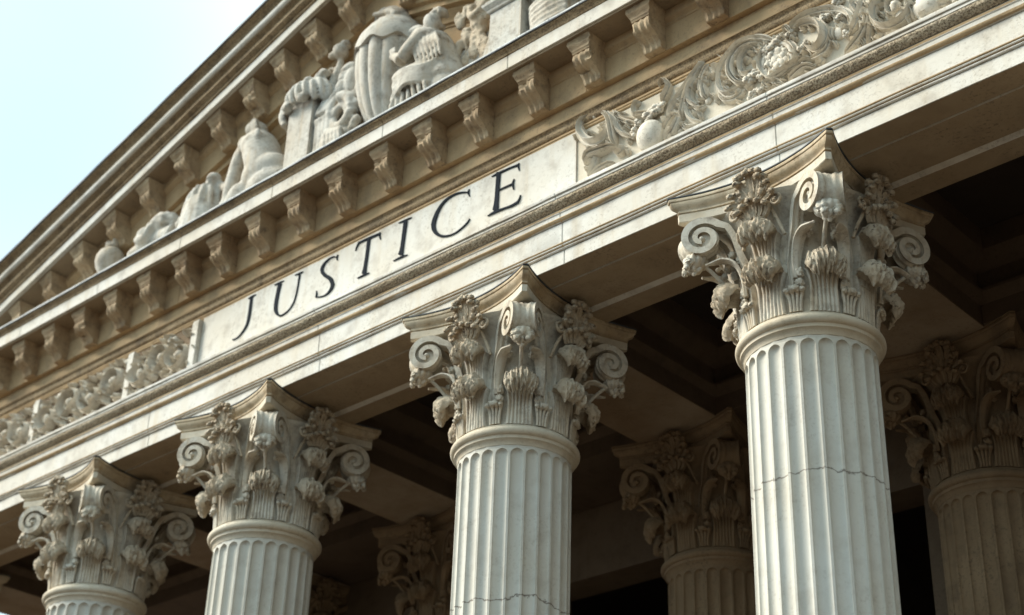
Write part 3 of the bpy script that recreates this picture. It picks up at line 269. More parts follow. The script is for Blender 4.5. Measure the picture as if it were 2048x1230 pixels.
# ------------------------------------------------------------------ columns
def flute_shaft():
    rs = .45; NF = 24; ts = [-1, -.96, -.85, -.65, -.4, -.15, .15, .4, .65, .85, .96, 1]
    zt = 5.20; hw = .43                   # crown of the flutes; half width as a share of the pitch
    pitch = 2 * math.pi / NF; wr = hw * pitch * rs
    zs = [BZ + .42, BZ + .46, 0.5, 2, 3, 3.6, 4.2, 4.6, 4.9, zt - wr] + [zt - wr + wr * math.sin(R(a)) for a in (12, 24, 36, 48, 58, 66, 73, 79, 84, 88)] + [zt + .012, 5.235]
    rows = []
    for z in zs:
        row = []
        rr = rs * (1 + .035 * max(0, (3.5 - z) / 5) ** 1.4)
        for k in range(NF):
            a0 = k * pitch
            for t in ts:
                tt = t
                d = 0
                dz = max(0, (z - (zt - wr)) / wr)
                if dz < 1 and z > BZ + .44:
                    lim = math.sqrt(max(0, 1 - dz * dz)); 
                    tt = t * max(lim, .02)
                    d = .030 * math.sqrt(max(0, 1 - t * t)) * min(1, lim * 1.3)
                else: tt = t * .02
                a = a0 + tt * hw * pitch
                r = rr - d
                row.append((r * math.cos(a), r * math.sin(a), z))
        rows.append(row)
    mb = MB().grid(rows, cu=True); return mb
def column_base():
    return MB().lathe([(.62, BZ + .16), (.66, BZ + .20), (.66, BZ + .25), (.60, BZ + .29), (.54, BZ + .31), (.54, BZ + .34), (.57, BZ + .36), (.57, BZ + .39), (.50, BZ + .42), (.46, BZ + .46)])
def astragal():
    pr = [(.452, 5.225), (.462, 5.262), (.482, 5.272), (.482, 5.290)]
    for a in range(-80, 81, 16): pr.append((.478 + .036 * math.cos(R(a)), 5.332 + .036 * math.sin(R(a))))
    pr += [(.470, 5.372), (.470, 5.388), (.452, 5.392), (.44, 5.40)]
    return MB().lathe(pr, seg=96)
def bell():
    pr = [(.44, 5.385), (.445, 5.6), (.446, 5.85), (.455, 6.0), (.475, 6.15), (.53, 6.26), (.585, 6.30), (.60, 6.322), (.56, 6.335)]
    return MB().lathe(pr, seg=72)
def abacus():
    pr = [(.545, 6.322), (.638, 6.324), (.648, 6.330), (.650, 6.388), (.640, 6.394), (.638, 6.400), (.652, 6.403), (.652, 6.416), (.646, 6.420), (.650, 6.428), (.660, 6.436), (.680, 6.450), (.690, 6.468), (.693, 6.482), (.688, 6.488), (.700, 6.493), (.703, 6.506), (.698, 6.516), (.690, ZTOP)]
    rows = []
    for h, z in pr:
        k = h / .69; row = []; H = .685 * k; c = .03
        for q in range(4):
            for i in range(17):
                u = -1 + 2 * i / 16
                x = u * (H - c); y = -(H - .145 * (1 - abs(u) ** 2.0))
                if i == 0 or i == 16: pass
                a = q * math.pi / 2
                row.append((x * math.cos(a) - y * math.sin(a), x * math.sin(a) + y * math.cos(a), z + .004 * noise.noise(Vector((x * 5, q + y * 5, z)))))
        rows.append(row)
    mb = MB().grid(rows, cu=True); mb.poly(rows[-1]); mb.poly(list(reversed(rows[0]))); return mb
def flash():
    rows = []
    for h, z in ((.66, 6.5205), (.706, 6.5205), (.707, 6.5275), (.66, 6.5285)):
        k = h / .69; row = []; H = .685 * k
        for q in range(4):
            for i in range(17):
                u = -1 + 2 * i / 16; x = u * (H - .03); y = -(H - .145 * (1 - u * u)); a = q * math.pi / 2
                row.append((x * math.cos(a) - y * math.sin(a), x * math.sin(a) + y * math.cos(a), z + .002 * noise.noise(Vector((x * 9, y * 9, q)))))
        rows.append(row)
    return MB().grid(rows, cu=True, cv=True)
def acanthus(z0, rb, zc, rc, R0, w0, w1, seed, lump=.020):
    """one leaf: a fluted stalk hugging the bell, curling over into a thick lobed tip; local azimuth 0 (towards +x)"""
    nu = 61; SW = 250; path = []
    for k in range(14):
        t = k / 13; path.append((t, None))
    for k in range(1, 29): path.append((1, k / 28))
    front = []; back = []
    for t, cu in path:
        fr = []; bk = []
        for j in range(nu):
            u = -1 + 2 * j / (nu - 1)
            lob = abs(math.cos(u * math.pi * 3.5)) ** .7
            if cu is None:
                Re = R0 * (1 - .22 * u ** 4)
                w = w0 * (1 - .10 * math.sin(t * math.pi * .8)) + (w1 - w0) * max(0, (t - .55) / .45) ** 2 * .75
                rr = rb + (rc - R0 - rb) * t ** 2.4; zz = z0 + (zc - z0) * t
                rib = .013 * (abs(math.cos(u * math.pi * 3.5)) ** .7 - .55)
                edge = .022 * u ** 6 * min(1, t * 2)
                y = u * w
                sag = y * y / (2 * .47) * (1 - .55 * t)
                fr.append((rr - sag + rib + edge + .005 * noise.noise(Vector((u * 4, t * 5, seed))), y, zz)); bk.append((rr - sag - .045, y * .97, zz))
            else:
                a = R(180 - cu * SW); sidef = max(.0, 1 - abs(u) ** 3.2) ** .5
                Re = R0 * (.55 + .45 * sidef)
                e = min(1, cu / .3)
                w = (w0 + (w1 - w0) * (.75 + .25 * min(1, cu * 2.5))) * (1 - .30 * max(0, (cu - .6) / .4) ** 2)
                off = e * (lump * (.5 * lob - .2) + .022 * noise.noise(Vector((u * 4 + seed, cu * 4.5, seed))) + .024 * noise.noise(Vector((u * 9, cu * 8 + seed, 2))) + .014 * noise.noise(Vector((u * 21, cu * 17, seed + 4))))
                q = Re + off; y = u * w
                sag = y * y / (2 * .47) * .45 * (1 - .4 * cu)
                dz = -.050 * u * u * e
                fr.append((rc - sag + q * math.cos(a), y, zc + dz + q * math.sin(a) * 1.05))
                bk.append((rc - sag + .25 * Re * math.cos(a), y * .93, zc + dz + .25 * Re * math.sin(a)))
        front.append(fr); back.append(list(reversed(bk)))
    rows = [f + b for f, b in zip(front, back)]
    mb = MB().grid(rows, cu=True); mb.poly(rows[0]); mb.poly(rows[-1])
    return mb
def ribbon(path, hw, th, side=(0, 1, 0), grooves=0, amp=.0):
    """sheet of half-width hw across 'side' swept along a path in 3-D, thickness th"""
    rows = []; n = len(path); path = [Vector(p) for p in path]
    for i, p in enumerate(path):
        d = (path[min(i + 1, n - 1)] - path[max(i - 1, 0)]).normalized()
        s = Vector(side[i]) if isinstance(side, list) else Vector(side)
        s = (s - d * s.dot(d)).normalized(); nn = s.cross(d).normalized()
        w_ = hw[i] if isinstance(hw, list) else hw; t_ = th[i] if isinstance(th, list) else th
        K = 9; a = []; b = []
        for k in range(K):
            u = -1 + 2 * k / (K - 1); g = amp * math.cos(u * math.pi * grooves) if grooves else 0
            a.append(p + s * (u * w_) + nn * (t_ / 2 + g)); b.append(p + s * (-u * w_) - nn * (t_ / 2 + (amp * math.cos(-u * math.pi * grooves) if grooves else 0)))
        rows.append(a + b)
    mb = MB().grid(rows, cu=True); mb.poly(rows[0]); mb.poly(rows[-1]); return mb
def volute():
    """pair of corner scrolls: each runs from its own stalk on the bell out to the corner, where the two meet"""
    mb = MB(); R0 = .155; T = 1.62
    for s in (-1, 1):
        O = Vector((.478, .165 * s, 0)); E_ = Vector((.880, .034 * s, 0)); e = (E_ - O).normalized(); L = (E_ - O).length; nv = Vector((-e.y, e.x, 0)) * s
        qc, zc = L - R0, 6.140
        def at(q, z): p = O + e * q; p.z = z; return p
        arm = [(.455 * math.cos(R(az * s)), .455 * math.sin(R(az * s)), z) for az, z in ((23.5, 5.42), (24, 5.62))] + [(.472 * math.cos(R(22.5 * s)), .472 * math.sin(R(22.5 * s)), 5.82), tuple(at(.012, 6.0)), tuple(at(.045, 6.13)), tuple(at(.088, 6.215))]
        path = [Vector(p) for p in cat(arm, 6)]; na = len(path)
        hw = [.026 + .022 * (k / na) for k in range(na)]; th = [.026 + .010 * k / na for k in range(na)]
        sides = [Vector((-.35, 1.0 * s, 0)).normalized().lerp(nv, min(1, k / (na * .7))) for k in range(na)]
        n = 64
        for k in range(n + 1):
            t = k / n; a = R(140 - 360 * T * t); r = R0 * (1 - .80 * t ** .92)
            path.append(at(qc + r * math.cos(a), zc + r * math.sin(a))); hw.append(.050 - .004 * t); th.append(.046 * (1 - .45 * t)); sides.append(nv)
        mb.add(ribbon(path, hw, th, sides, 2, .005))
        rows = []
        for f, y in ((.02, -.022), (.40, -.016), (.74, -.008), (.74, .008), (.40, .016), (.02, .022)):
            rows.append([at(qc + R0 * f * math.cos(2 * math.pi * k / 40), zc + R0 * f * math.sin(2 * math.pi * k / 40)) + nv * y for k in range(40)])
        mb.grid(rows, cu=True)
        c0 = at(qc + .004, zc - .002); mb.blob(c0, (.027, .052, .027), rot=Matrix.Rotation(math.atan2(e.y, e.x), 3, 'Z'), nu=16, nv=12)
        # curled leaflets along the inner edge of the scroll
        for k, (q, z, w_) in enumerate(((.02, 5.98, .026), (.075, 6.02, .024), (.10, 5.95, .022))):
            p = at(q, z) - nv * .05; mb.blob(p, (w_, w_, w_ * 1.3), rough=.5, nsc=7, seed=k * 2 + s)
        # branch that carries the scroll from below
        P = cat([tuple(at(-.02, 5.64)), tuple(at(.0, 5.80)), tuple(at(.05, 5.915)), tuple(at(.13, 5.955)), tuple(at(.20, 5.945)), tuple(at(.255, 5.935))], 5); m = len(P)
        mb.add(ribbon(P, [.006 + .036 * math.sin(math.pi * min(.99, .12 + .87 * k / (m - 1))) for k in range(m)], [.028 - .014 * k / (m - 1) for k in range(m)], nv, 1, .004))
        mb.blob(at(L - .055, zc - .165), (.034, .04, .028), rough=.5, nsc=7, seed=3 + s); mb.blob(at(L - .035, zc - .20), (.022, .026, .026), rough=.4, nsc=6, seed=6 + s)
        for k, z in ((0, 5.60), (1, 5.68)):
            a = R(18 * s); mb.blob((.49 * math.cos(a), .49 * math.sin(a), z), (.028, .03, .036), rough=.6, nsc=7, seed=k + s)
    return mb
def bud():
    mb = MB().tube(cat([(.50, 0, 5.74), (.58, 0, 5.84), (.66, 0, 5.93), (.745, 0, 6.0)], 5), .015, 8)
    mb.blob((.775, 0, 6.005), (.082, .092, .062), nu=40, nv=14, lobes=11, lamp=.22, rough=.08, seed=2)
    mb.blob((.785, 0, 5.95), (.045, .045, .035), nu=30, nv=8, lobes=5, lamp=.6)
    mb.tube(cat([(.785, 0, 5.955), (.79, 0, 5.925), (.785, .012, 5.895)], 3), [.022] * 3 + [.018] * 3 + [.006], 7)
    return mb
def fleuron():
    """tall leafy crest standing over each face of the capital"""
    mb = MB()
    def petal(y, z, ang, L, wd, lean, x0, sd):
        P = []; D = Vector((0, math.sin(ang), math.cos(ang)))
        for q in range(12):
            t = q / 11; p = Vector((x0, y, z)) + D * (L * (t if t < .8 else .8 + .1 * (t - .8) / .2)) + Vector((lean * t ** 2.2 + (.022 * max(0, t - .72) / .28), 0, -.03 * max(0, t - .8) / .2)); P.append(p)
        W_ = [wd * (.35 + .65 * math.sin(math.pi * min(.93, .12 + .80 * q / 11)) ** .8) * (1 + .10 * math.sin(q * 2.6 + sd)) for q in range(12)]
        mb.add(ribbon(P, W_, [.022 - .006 * q / 11 for q in range(12)], (0, math.cos(ang), -math.sin(ang)), 2, .005))
        mb.blob(P[-1], (.020, .026, .018), rough=.5, nsc=7, seed=sd)
    for k in (-3, 3, -2, 2, -1, 1, 0): petal(.012 * k, 6.235 + .012 * (3 - abs(k)), R(k * 24), .235 - .022 * abs(k), .030, .060 - .008 * abs(k), .600 + .006 * (3 - abs(k)), k * 1.7)
    for k in (-2, 2, -1, 1, 0): petal(.028 * k, 6.135 - .006 * abs(k), R(k * 17), .150 - .012 * abs(k), .030, .050, .585 + .008 * (2 - abs(k)), k * 2.3 + 9)
    mb.tube(cat([(.56, 0, 6.10), (.60, 0, 6.22), (.63, 0, 6.33)], 4), .022, 8)
    for k in range(5): mb.blob((.672, .045 * (k - 2), 6.478 - .014 * abs(k - 2)), (.026, .028, .022), rough=.5, nsc=7, seed=k)
    for s in (-1, 1):
        for k in range(3): mb.blob((.625, s * (.085 + .012 * k), 6.30 + .055 * k), (.030, .026, .028), rough=.5, nsc=7, seed=k + 11 * s)
    for s in (-1, 1):                       # inner scrolls flanking the crest
        P = []
        for k in range(30):
            t = k / 29; a = R(210 - 540 * t) ; r = .060 * (1 - .78 * t); P.append((.585 + .02 * t, s * (.165 + r * math.cos(a)), 6.215 + r * math.sin(a)))
        mb.tube(P, [.015 - .006 * k / 29 for k in range(30)], 8)
        mb.blob((.585, s * .165, 6.215), (.03, .018, .018))
        mb.tube(cat([(.50, s * .17, 5.98), (.53, s * .135, 6.10), (.57, s * .11, 6.19)], 4), .014, 8)
    return mb
def frond():
    mb = MB()
    for k in (-1.5, -.5, .5, 1.5):
        mb.tube(cat([(.462, .022 * k, 5.40), (.470, .024 * k, 5.47), (.480, .032 * k, 5.525), (.497, .038 * k, 5.545)], 4), [.012] * 8 + [.014] * 4 + [.010], 7)
        mb.blob((.502, .036 * k, 5.545), (.020, .020, .017), rough=.5, nsc=7, seed=k * 3)
    mb.blob((.51, 0, 5.555), (.024, .04, .022), rough=.6, nsc=8, seed=9)
    return mb
CM = {'shaft': flute_shaft().mesh('shaft', 'shaft', 50), 'base': column_base().mesh('base', 'shaft'), 'astragal': astragal().mesh('astragal', 'trim', 50)}
CM['cracked'] = CM['shaft'].copy(); CM['cracked'].materials[0] = M['shaft_crack']
CM['low_crack'] = CM['shaft'].copy(); CM['low_crack'].materials[0] = M['shaft_low']
CM['bell'] = bell().mesh('bell', 'leaf'); CM['abacus'] = abacus().mesh('abacus', 'trim', 35)
CM['low'] = [acanthus(5.395, .468, 5.715, .562, .092, .104, .138, s) .mesh('acanthus_leaf', 'leaf', 75) for s in (1.3, 7.7)]
CM['high'] = [acanthus(5.66, .476, 6.020, .588, .086, .094, .132, s, .018).mesh('upper_leaf', 'leaf', 75) for s in (4.1, 9.4)]
for k_ in CM['low'] + CM['high']:            # speckled, lichen-grown leaf tips
    k_.materials.append(M['tip']); zc_, rc_ = (5.715, .562) if k_ in CM['low'] else (6.020, .588)
    for p in k_.polygons:
        c_ = p.center
        if math.hypot(c_.x, c_.y) > rc_ - .05 and c_.z > zc_ - .11: p.material_index = 1
CM['abacus'].materials.append(M['abacus'])
for p in CM['abacus'].polygons:
    if p.center.z > 6.388: p.material_index = 1
CM['flash'] = flash().mesh('flashing', 'lead', 35)
CM['volute'] = volute().mesh('volute', 'leaf', 62); CM['bud'] = bud().mesh('bud', 'leaf', 100)
CM['fleuron'] = fleuron().mesh('fleuron', 'tip', 110); CM['frond'] = frond().mesh('frond', 'leaf', 100)
CM['plinth'] = MB().box(-.66, .66, -.66, .66, BZ, BZ + .16).mesh('plinth', 'shaft')
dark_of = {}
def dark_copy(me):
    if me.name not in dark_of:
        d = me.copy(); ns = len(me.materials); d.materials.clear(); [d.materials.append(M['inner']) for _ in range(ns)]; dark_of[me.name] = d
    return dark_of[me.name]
def column(x, y, label, cracked=False, inner=False):
    t = thing('fluted_column', label, 'column', (x, y, 0), 'fluted Corinthian columns of the portico')
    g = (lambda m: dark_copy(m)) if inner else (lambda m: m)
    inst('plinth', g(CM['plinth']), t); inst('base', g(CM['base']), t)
    inst('shaft', g(CM['cracked'] if cracked else (CM['low_crack'] if x == COLS[3] else CM['shaft'])), t); inst('astragal', g(CM['astragal']), t)
    c = inst('capital', g(CM['bell']), t); inst('abacus', g(CM['abacus']), c); inst('flashing', g(CM['flash']), c)
    rnd = random.Random(int(x * 100))
    for k in range(8):
        inst('acanthus_leaf', g(CM['low'][k % 2]), c, Matrix.Rotation(R(45 * k + rnd.uniform(-1.5, 1.5)), 4, 'Z') @ Matrix.Diagonal((1, 1, 1, 1)))
        inst('frond', g(CM['frond']), c, Matrix.Rotation(R(45 * k + 22.5), 4, 'Z'))
    for k in range(4):
        Q = Matrix.Rotation(R(90 * k), 4, 'Z'); D = Matrix.Rotation(R(90 * k + 45), 4, 'Z')
        inst('upper_leaf', g(CM['high'][k % 2]), c, Q); inst('fleuron', g(CM['fleuron']), c, Q)
        inst('volute', g(CM['volute']), c, D); inst('bud', g(CM['bud']), c, D)
    return t
LAB = ['leftmost front column, almost wholly cut off by the left photo edge',
       'lowest and farthest front column, under the carved frieze panels at the left',
       'front column whose capital stands below the letters J and U',
       'sharp pale front column whose capital stands below the letters C and E',
       'nearest and tallest front column, a thin crack running round its shaft',
       'front column beyond the right edge of the photo, right of the cracked one']
for k, x in enumerate(COLS): column(x, YC, LAB[k], cracked=(k == 4))
INN = [(-14.3, 'shadowed inner column farthest to the left, behind the lowest front column'),
       (-11.52, 'shadowed inner column mostly hidden by the front column under C and E'),
       (-8.2, 'shadowed inner column standing between the two nearest front columns'),
       (-5.44, 'shadowed inner column cut by the right edge of the photo'),
       ]
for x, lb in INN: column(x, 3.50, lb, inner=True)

# ------------------------------------------------------------------ entablature
DZ = .03
ent = thing('entablature', 'long pale stone entablature lettered JUSTICE, lying across the front columns', 'entablature')
arch = run([(0, 6.534), (.215, 6.534), (.220, 6.549), (.230, 6.549), (.234, 6.534), (.40, 6.534), (.655, 6.538), (.69, 6.512), (.9, 6.512), (.9, 7.09), (.02, 7.09), (-.060, 7.0), (-.066, 6.968), (-.058, 6.960), (-.058, 6.922), (-.056, 6.912), (-.046, 6.902), (-.036, 6.897), (-.030, 6.896), (-.018, 6.893), (-.030, 6.888), (-.030, 6.712),
            (-.024, 6.706), (-.012, 6.703), (-.026, 6.698), (-.028, 6.690), (-.024, 6.684), (-.004, 6.681), (-.014, 6.676), (-.018, 6.668), (-.012, 6.661), (.010, 6.658), (0, 6.654)], XL + .55, XR - .55, joints=JO).build('architrave', 'stone', ent, 25)
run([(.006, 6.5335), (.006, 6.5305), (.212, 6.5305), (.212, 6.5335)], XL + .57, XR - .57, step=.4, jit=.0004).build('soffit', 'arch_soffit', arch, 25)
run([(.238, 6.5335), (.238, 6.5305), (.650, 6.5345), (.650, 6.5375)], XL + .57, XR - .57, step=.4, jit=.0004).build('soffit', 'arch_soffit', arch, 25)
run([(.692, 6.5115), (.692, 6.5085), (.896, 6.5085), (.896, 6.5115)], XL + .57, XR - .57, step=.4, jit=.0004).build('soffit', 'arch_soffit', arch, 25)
run([(.0, 6.680), (-.016, 6.680), (-.022, 6.684), (-.026, 6.690), (-.024, 6.697), (-.033, 6.702), (-.035, 6.709), (-.0, 6.712)], XL + .54, XR - .54, jit=.002).build('bead_moulding', 'warm', ent, 25)
run([(.0, 6.895), (-.034, 6.897), (-.046, 6.901), (-.056, 6.909), (-.062, 6.920), (-.062, 6.926), (.0, 6.927)], XL + .54, XR - .54, jit=.002).build('ogee_moulding', 'warm', ent, 25)
run([(0, 6.985), (-.055, 6.969), (-.066, 6.972), (-.068, 6.990), (-.058, 6.996), (-.06, 7.0), (0, 7.0)], XL + .5, XR - .5, jit=.002).build('fillet', 'warm', ent, 25)
# carved band: many small beads pushed into a rounded profile
rows = []; rb = random.Random(3); x = XL + .5
while x < XR - .5:
    row = []
    for k in range(9):
        a = k / 8; y = -.062 - .048 * math.sin(a * math.pi * .62) - .004; z = 7.0 + .068 * a
        q = .010 * noise.noise(Vector((x * 38, k * 1.4, 0))) + .006 * noise.noise(Vector((x * 90, k * 3.1, 5)))
        row.append((x, y - q * math.sin(math.pi * a), z))
    rows.append(row); x += .016 if x > -13 else .03
MB().grid(rows).build('carved_band', 'band', ent, 80)
run([(0, 7.068), (-.112, 7.066), (-.118, 7.070), (-.118, 7.086), (-.112, 7.089), (-.112, 7.093), (-.128, 7.096), (-.130, 7.100), (-.130, 7.122), (-.125, 7.128), (.0, 7.14)], XL + .45, XR - .45, jit=.003, joints=JO).build('cap_fillet', 'stone', ent, 25)
frz = run([(.005, 7.10), (.005, 7.72 + DZ), (.3, 7.72 + DZ), (.3, 7.10)], XL + .55, XR - .55, step=.5, jit=.001).build('frieze', 'stone', ent)
# inscription tablet, a hair proud of the frieze
run([(-.012, 7.10), (-.012, 7.695 + DZ), (.02, 7.695 + DZ), (.02, 7.10)], -11.745, -6.935, step=.4, jit=.0006).build('inscription_tablet', 'stone', frz)
LE = MB
for ch in ('J', 'U', 'S', 'T', 'I', 'C', 'E'):
    mb = MB()
    for si, s in enumerate(LETTERS[ch]):
        s = [[(a + c) / 2 + (a - c) * .42, (b + d) / 2 + (b - d) * .42, (a + c) / 2 - (a - c) * .42, (b + d) / 2 - (b - d) * .42] for a, b, c, d in s]
        y0, y1 = -.0215 - .0004 * si, -.0115
        fr = [[(a, y0, b) for a, b in ((q[0], q[1]), (q[2], q[3]))] for q in s]
        ring = [[(q[0], y1, q[1]), (q[0], y0, q[1]), (q[2], y0, q[3]), (q[2], y1, q[3])] for q in s]
        mb.grid(ring); mb.poly(ring[0]); mb.poly(ring[-1])
    o = mb.build('letter', 'ink', frz, 30); o['label'] = 'dark painted letter ' + ch
# bed mouldings
run([(.03, 7.69 + DZ), (-.004, 7.685 + DZ), (-.012, 7.692 + DZ), (-.010, 7.708 + DZ), (-.018, 7.712 + DZ), (-.020, 7.728 + DZ), (-.008, 7.734 + DZ), (.03, 7.734 + DZ)], XL + .5, XR - .5, jit=.002).build('bead_moulding', 'warm', ent, 25)
run([(.03, 7.734 + DZ)] + [(-.012 - .036 * (t / 8) ** 1.0 - .010 * math.sin(t / 8 * math.pi * 2), 7.738 + DZ + .085 * t / 8) for t in range(9)] + [(.03, 7.825 + DZ)], XL + .45, XR - .45, jit=.004, step=.05).build('cyma_moulding', 'stain', ent, 60)
run([(.03, 7.825 + DZ), (-.052, 7.823 + DZ), (-.056, 7.838 + DZ), (-.046, 7.844 + DZ), (-.046, 7.955 + DZ), (-.100, 7.957 + DZ), (-.104, 7.966 + DZ), (-.104, 8.185 + DZ), (-.112, 8.192 + DZ), (-.112, 8.205 + DZ), (-.128, 8.225 + DZ), (-.142, 8.238 + DZ), (-.146, 8.262 + DZ), (-.146, 8.312 + DZ), (.03, 8.312 + DZ)], XL + .4, XR - .4, joints=[j + .3 for j in JO]).build('bed_moulding', 'warm', ent, 25)
cor = run([(.0, 8.312 + DZ), (-.385, 8.312 + DZ), (-.388, 8.322 + DZ), (-.40, 8.324 + DZ), (-.405, 8.312 + DZ), (-.412, 8.314 + DZ), (-.414, 8.440 + DZ), (-.408, 8.446 + DZ), (.12, 8.448 + DZ)], XL, XR, joints=[-14.6, -13.15, -11.75, -10.35, -8.85, -7.35, -5.9, -4.4]).build('cornice', 'stone', ent, 25)
run([(.10, 8.511 + DZ), (-.448, 8.5105 + DZ), (-.466, 8.507 + DZ), (-.468, 8.516 + DZ), (-.44, 8.520 + DZ), (.10, 8.53 + DZ)], XL - .01, XR + .01, jit=.004, step=.08).build('lead_flashing', 'lead', cor, 25)
run([(.10, 8.521 + DZ), (-.425, 8.521 + DZ), (-.456, 8.5215 + DZ), (-.452, 8.548 + DZ), (-.436, 8.560 + DZ), (.10, 8.60 + DZ)], XL + .01, XR - .01, jit=.004).build('ledge', 'ledge', cor, 25)
SOF = 8.312 + DZ
run([(.11, 8.449 + DZ), (-.416, 8.4485 + DZ), (-.420, 8.458 + DZ), (-.424, 8.470 + DZ), (-.438, 8.486 + DZ), (-.452, 8.494 + DZ), (-.455, 8.508 + DZ), (.11, 8.5105 + DZ)], XL - .005, XR + .005, jit=.004, step=.06, joints=[-14.6, -13.15, -11.75, -10.35, -8.85, -7.35, -5.9, -4.4]).build('cyma_moulding', 'stain', cor, 40)
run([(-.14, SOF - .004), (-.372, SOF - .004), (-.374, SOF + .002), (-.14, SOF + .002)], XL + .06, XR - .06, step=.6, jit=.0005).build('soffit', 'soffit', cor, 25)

def modillion(sd=0.0):
    """scroll bracket hanging under a soffit at z = 0; y = 0 is the wall, -y outwards"""
    W = .118
    mb = MB()
    cap = [(-.002, -.128), (-.215, -.128), (-.219, -.112), (-.226, -.106), (-.226, -.094), (-.232, -.080), (-.243, -.066), (-.249, -.056), (-.251, -.044), (-.251, -.002), (-.0, -.002)]
    def prof_w(z): return W if z > -.05 else (W - .012 if z > -.085 else (W - .022 if z > -.1 else (W - .026 if z > -.12 else W - .030)))
    L = [(-prof_w(z), y, z) for y, z in cap]; Rr = [(prof_w(z), y, z) for y, z in cap]
    mid = [[(f * prof_w(z), y + .002 * noise.noise(Vector((f * 3, z * 30, 0))), z) for y, z in cap] for f in (-1, -.6, -.2, .2, .6, 1)]
    mb.grid(mid); mb.poly(L); mb.poly(list(reversed(Rr)))
    c2 = cat([(-.205, 0, -.126), (-.214, 0, -.150), (-.217, 0, -.180), (-.208, 0, -.210), (-.185, 0, -.235), (-.150, 0, -.255), (-.110, 0, -.278), (-.085, 0, -.305), (-.074, 0, -.330), (-.064, 0, -.348), (-.040, 0, -.352)], 3)
    rows = []
    K = 13; w2 = .086
    for p in c2:
        row = []
        for k in range(K):
            u = -1 + 2 * k / (K - 1); g = .006 * math.cos(u * math.pi * 3) * (1 if abs(u) < .95 else 0)
            row.append((u * w2, p[0] - g, p[2] - .4 * g))
        rows.append(row)
    rows.append([(q[0], .0, -.350) for q in rows[-1]]); mb.grid(rows)
    for s in (-1, 1):
        mb.poly([(s * w2, p[0] + .0, p[2]) for p in c2] + [(s * w2, -.001, -.352), (s * w2, -.001, -.126)])
        for cc, r in (((-.176, -.178), .028), ((-.062, -.315), .016)):
            P = []
            for k in range(18):
                a = R(90 + s * 0 - 420 * k / 17); q = r * (1 - .7 * k / 17); P.append((s * (w2 + .002), cc[0] - q * math.cos(a), cc[1] + q * math.sin(a)))
            mb.tube(P, .006, 6)
    if sd:
        nv_ = []
        for x, y, z in mb.v:
            q = noise.noise(Vector((x * 16 + sd, y * 16, z * 16))) * .004 + noise.noise(Vector((x * 5 + sd, y * 5, z * 5))) * .006
            ch = max(0, noise.noise(Vector((x * 11 + sd * 3, y * 11, z * 11))) - .28) * .10 if y < -.12 else 0
            nv_.append((x + q * .6, y + (q + ch if y < -.02 else 0), z + (q * .6 if z < -.02 else 0)))
        mb.v = nv_
    return mb
MODS = [modillion(s_).mesh('modillion', 'mod', 40) for s_ in (1.3, 5.1, 8.7, 12.9)]; rmod = random.Random(4)
XM = [-5.31 + .605, -5.31, -5.915, -6.517, -7.118, -7.735, -8.30, -8.84, -9.435]
x = -9.435
while x > XL + .7: x -= .572; XM.append(x)
x = XM[0]
while x < XR - .8: x += .605; XM.append(x)
for x in XM: inst('modillion', rmod.choice(MODS), cor, Matrix.Translation((x - .118 + rmod.uniform(-.008, .008), -.104 + rmod.uniform(-.0, .008), SOF - .003)) @ Matrix.Diagonal((1, 1.0, 1, 1)))

# ------------------------------------------------------------------ carved frieze reliefs
YF = .005
for a, b, m_ in ((-6.925, -2.2, 'trim'), (-12.82, -11.84, 'dark_field'), (-14.53, -12.91, 'dark_field'), (-17.0, -14.62, 'dark_field')):
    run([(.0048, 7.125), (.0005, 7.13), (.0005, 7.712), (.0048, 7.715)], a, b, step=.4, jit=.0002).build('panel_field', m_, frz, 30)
def scroll(mb, pts, depth=.55, seed=0.0, ridges=3):
    P = cat([(a, b, c) for a, b, c in pts], 7); n = len(P); rows = []; K = 15
    for i, p in enumerate(P):
        d = P[min(i + 1, n - 1)] - P[max(i - 1, 0)]; d.z = 0; d.normalize(); nn = Vector((-d.y, d.x, 0))
        w_ = max(p.z, .006) * .53; t = i / (n - 1)
        end = min(1, .35 + 6 * t, .35 + 6 * (1 - t)); row = []
        for k in range(K):
            u = -1 + 2 * k / (K - 1)
            h = math.sqrt(max(0, 1 - u * u)) ** .7 * (1 + .34 * math.cos(ridges * math.pi * u)) * w_ * 2.7 * depth * end
            h += w_ * .10 * noise.noise(Vector((p.x * 14, p.y * 14, u * 2 + seed)))
            row.append((p.x + nn.x * u * w_ * end, YF + .008 - max(h, 0) - .006, p.y + nn.y * u * w_ * end))
        rows.append(row)
    mb.grid(rows); mb.poly(rows[0]); mb.poly(rows[-1])
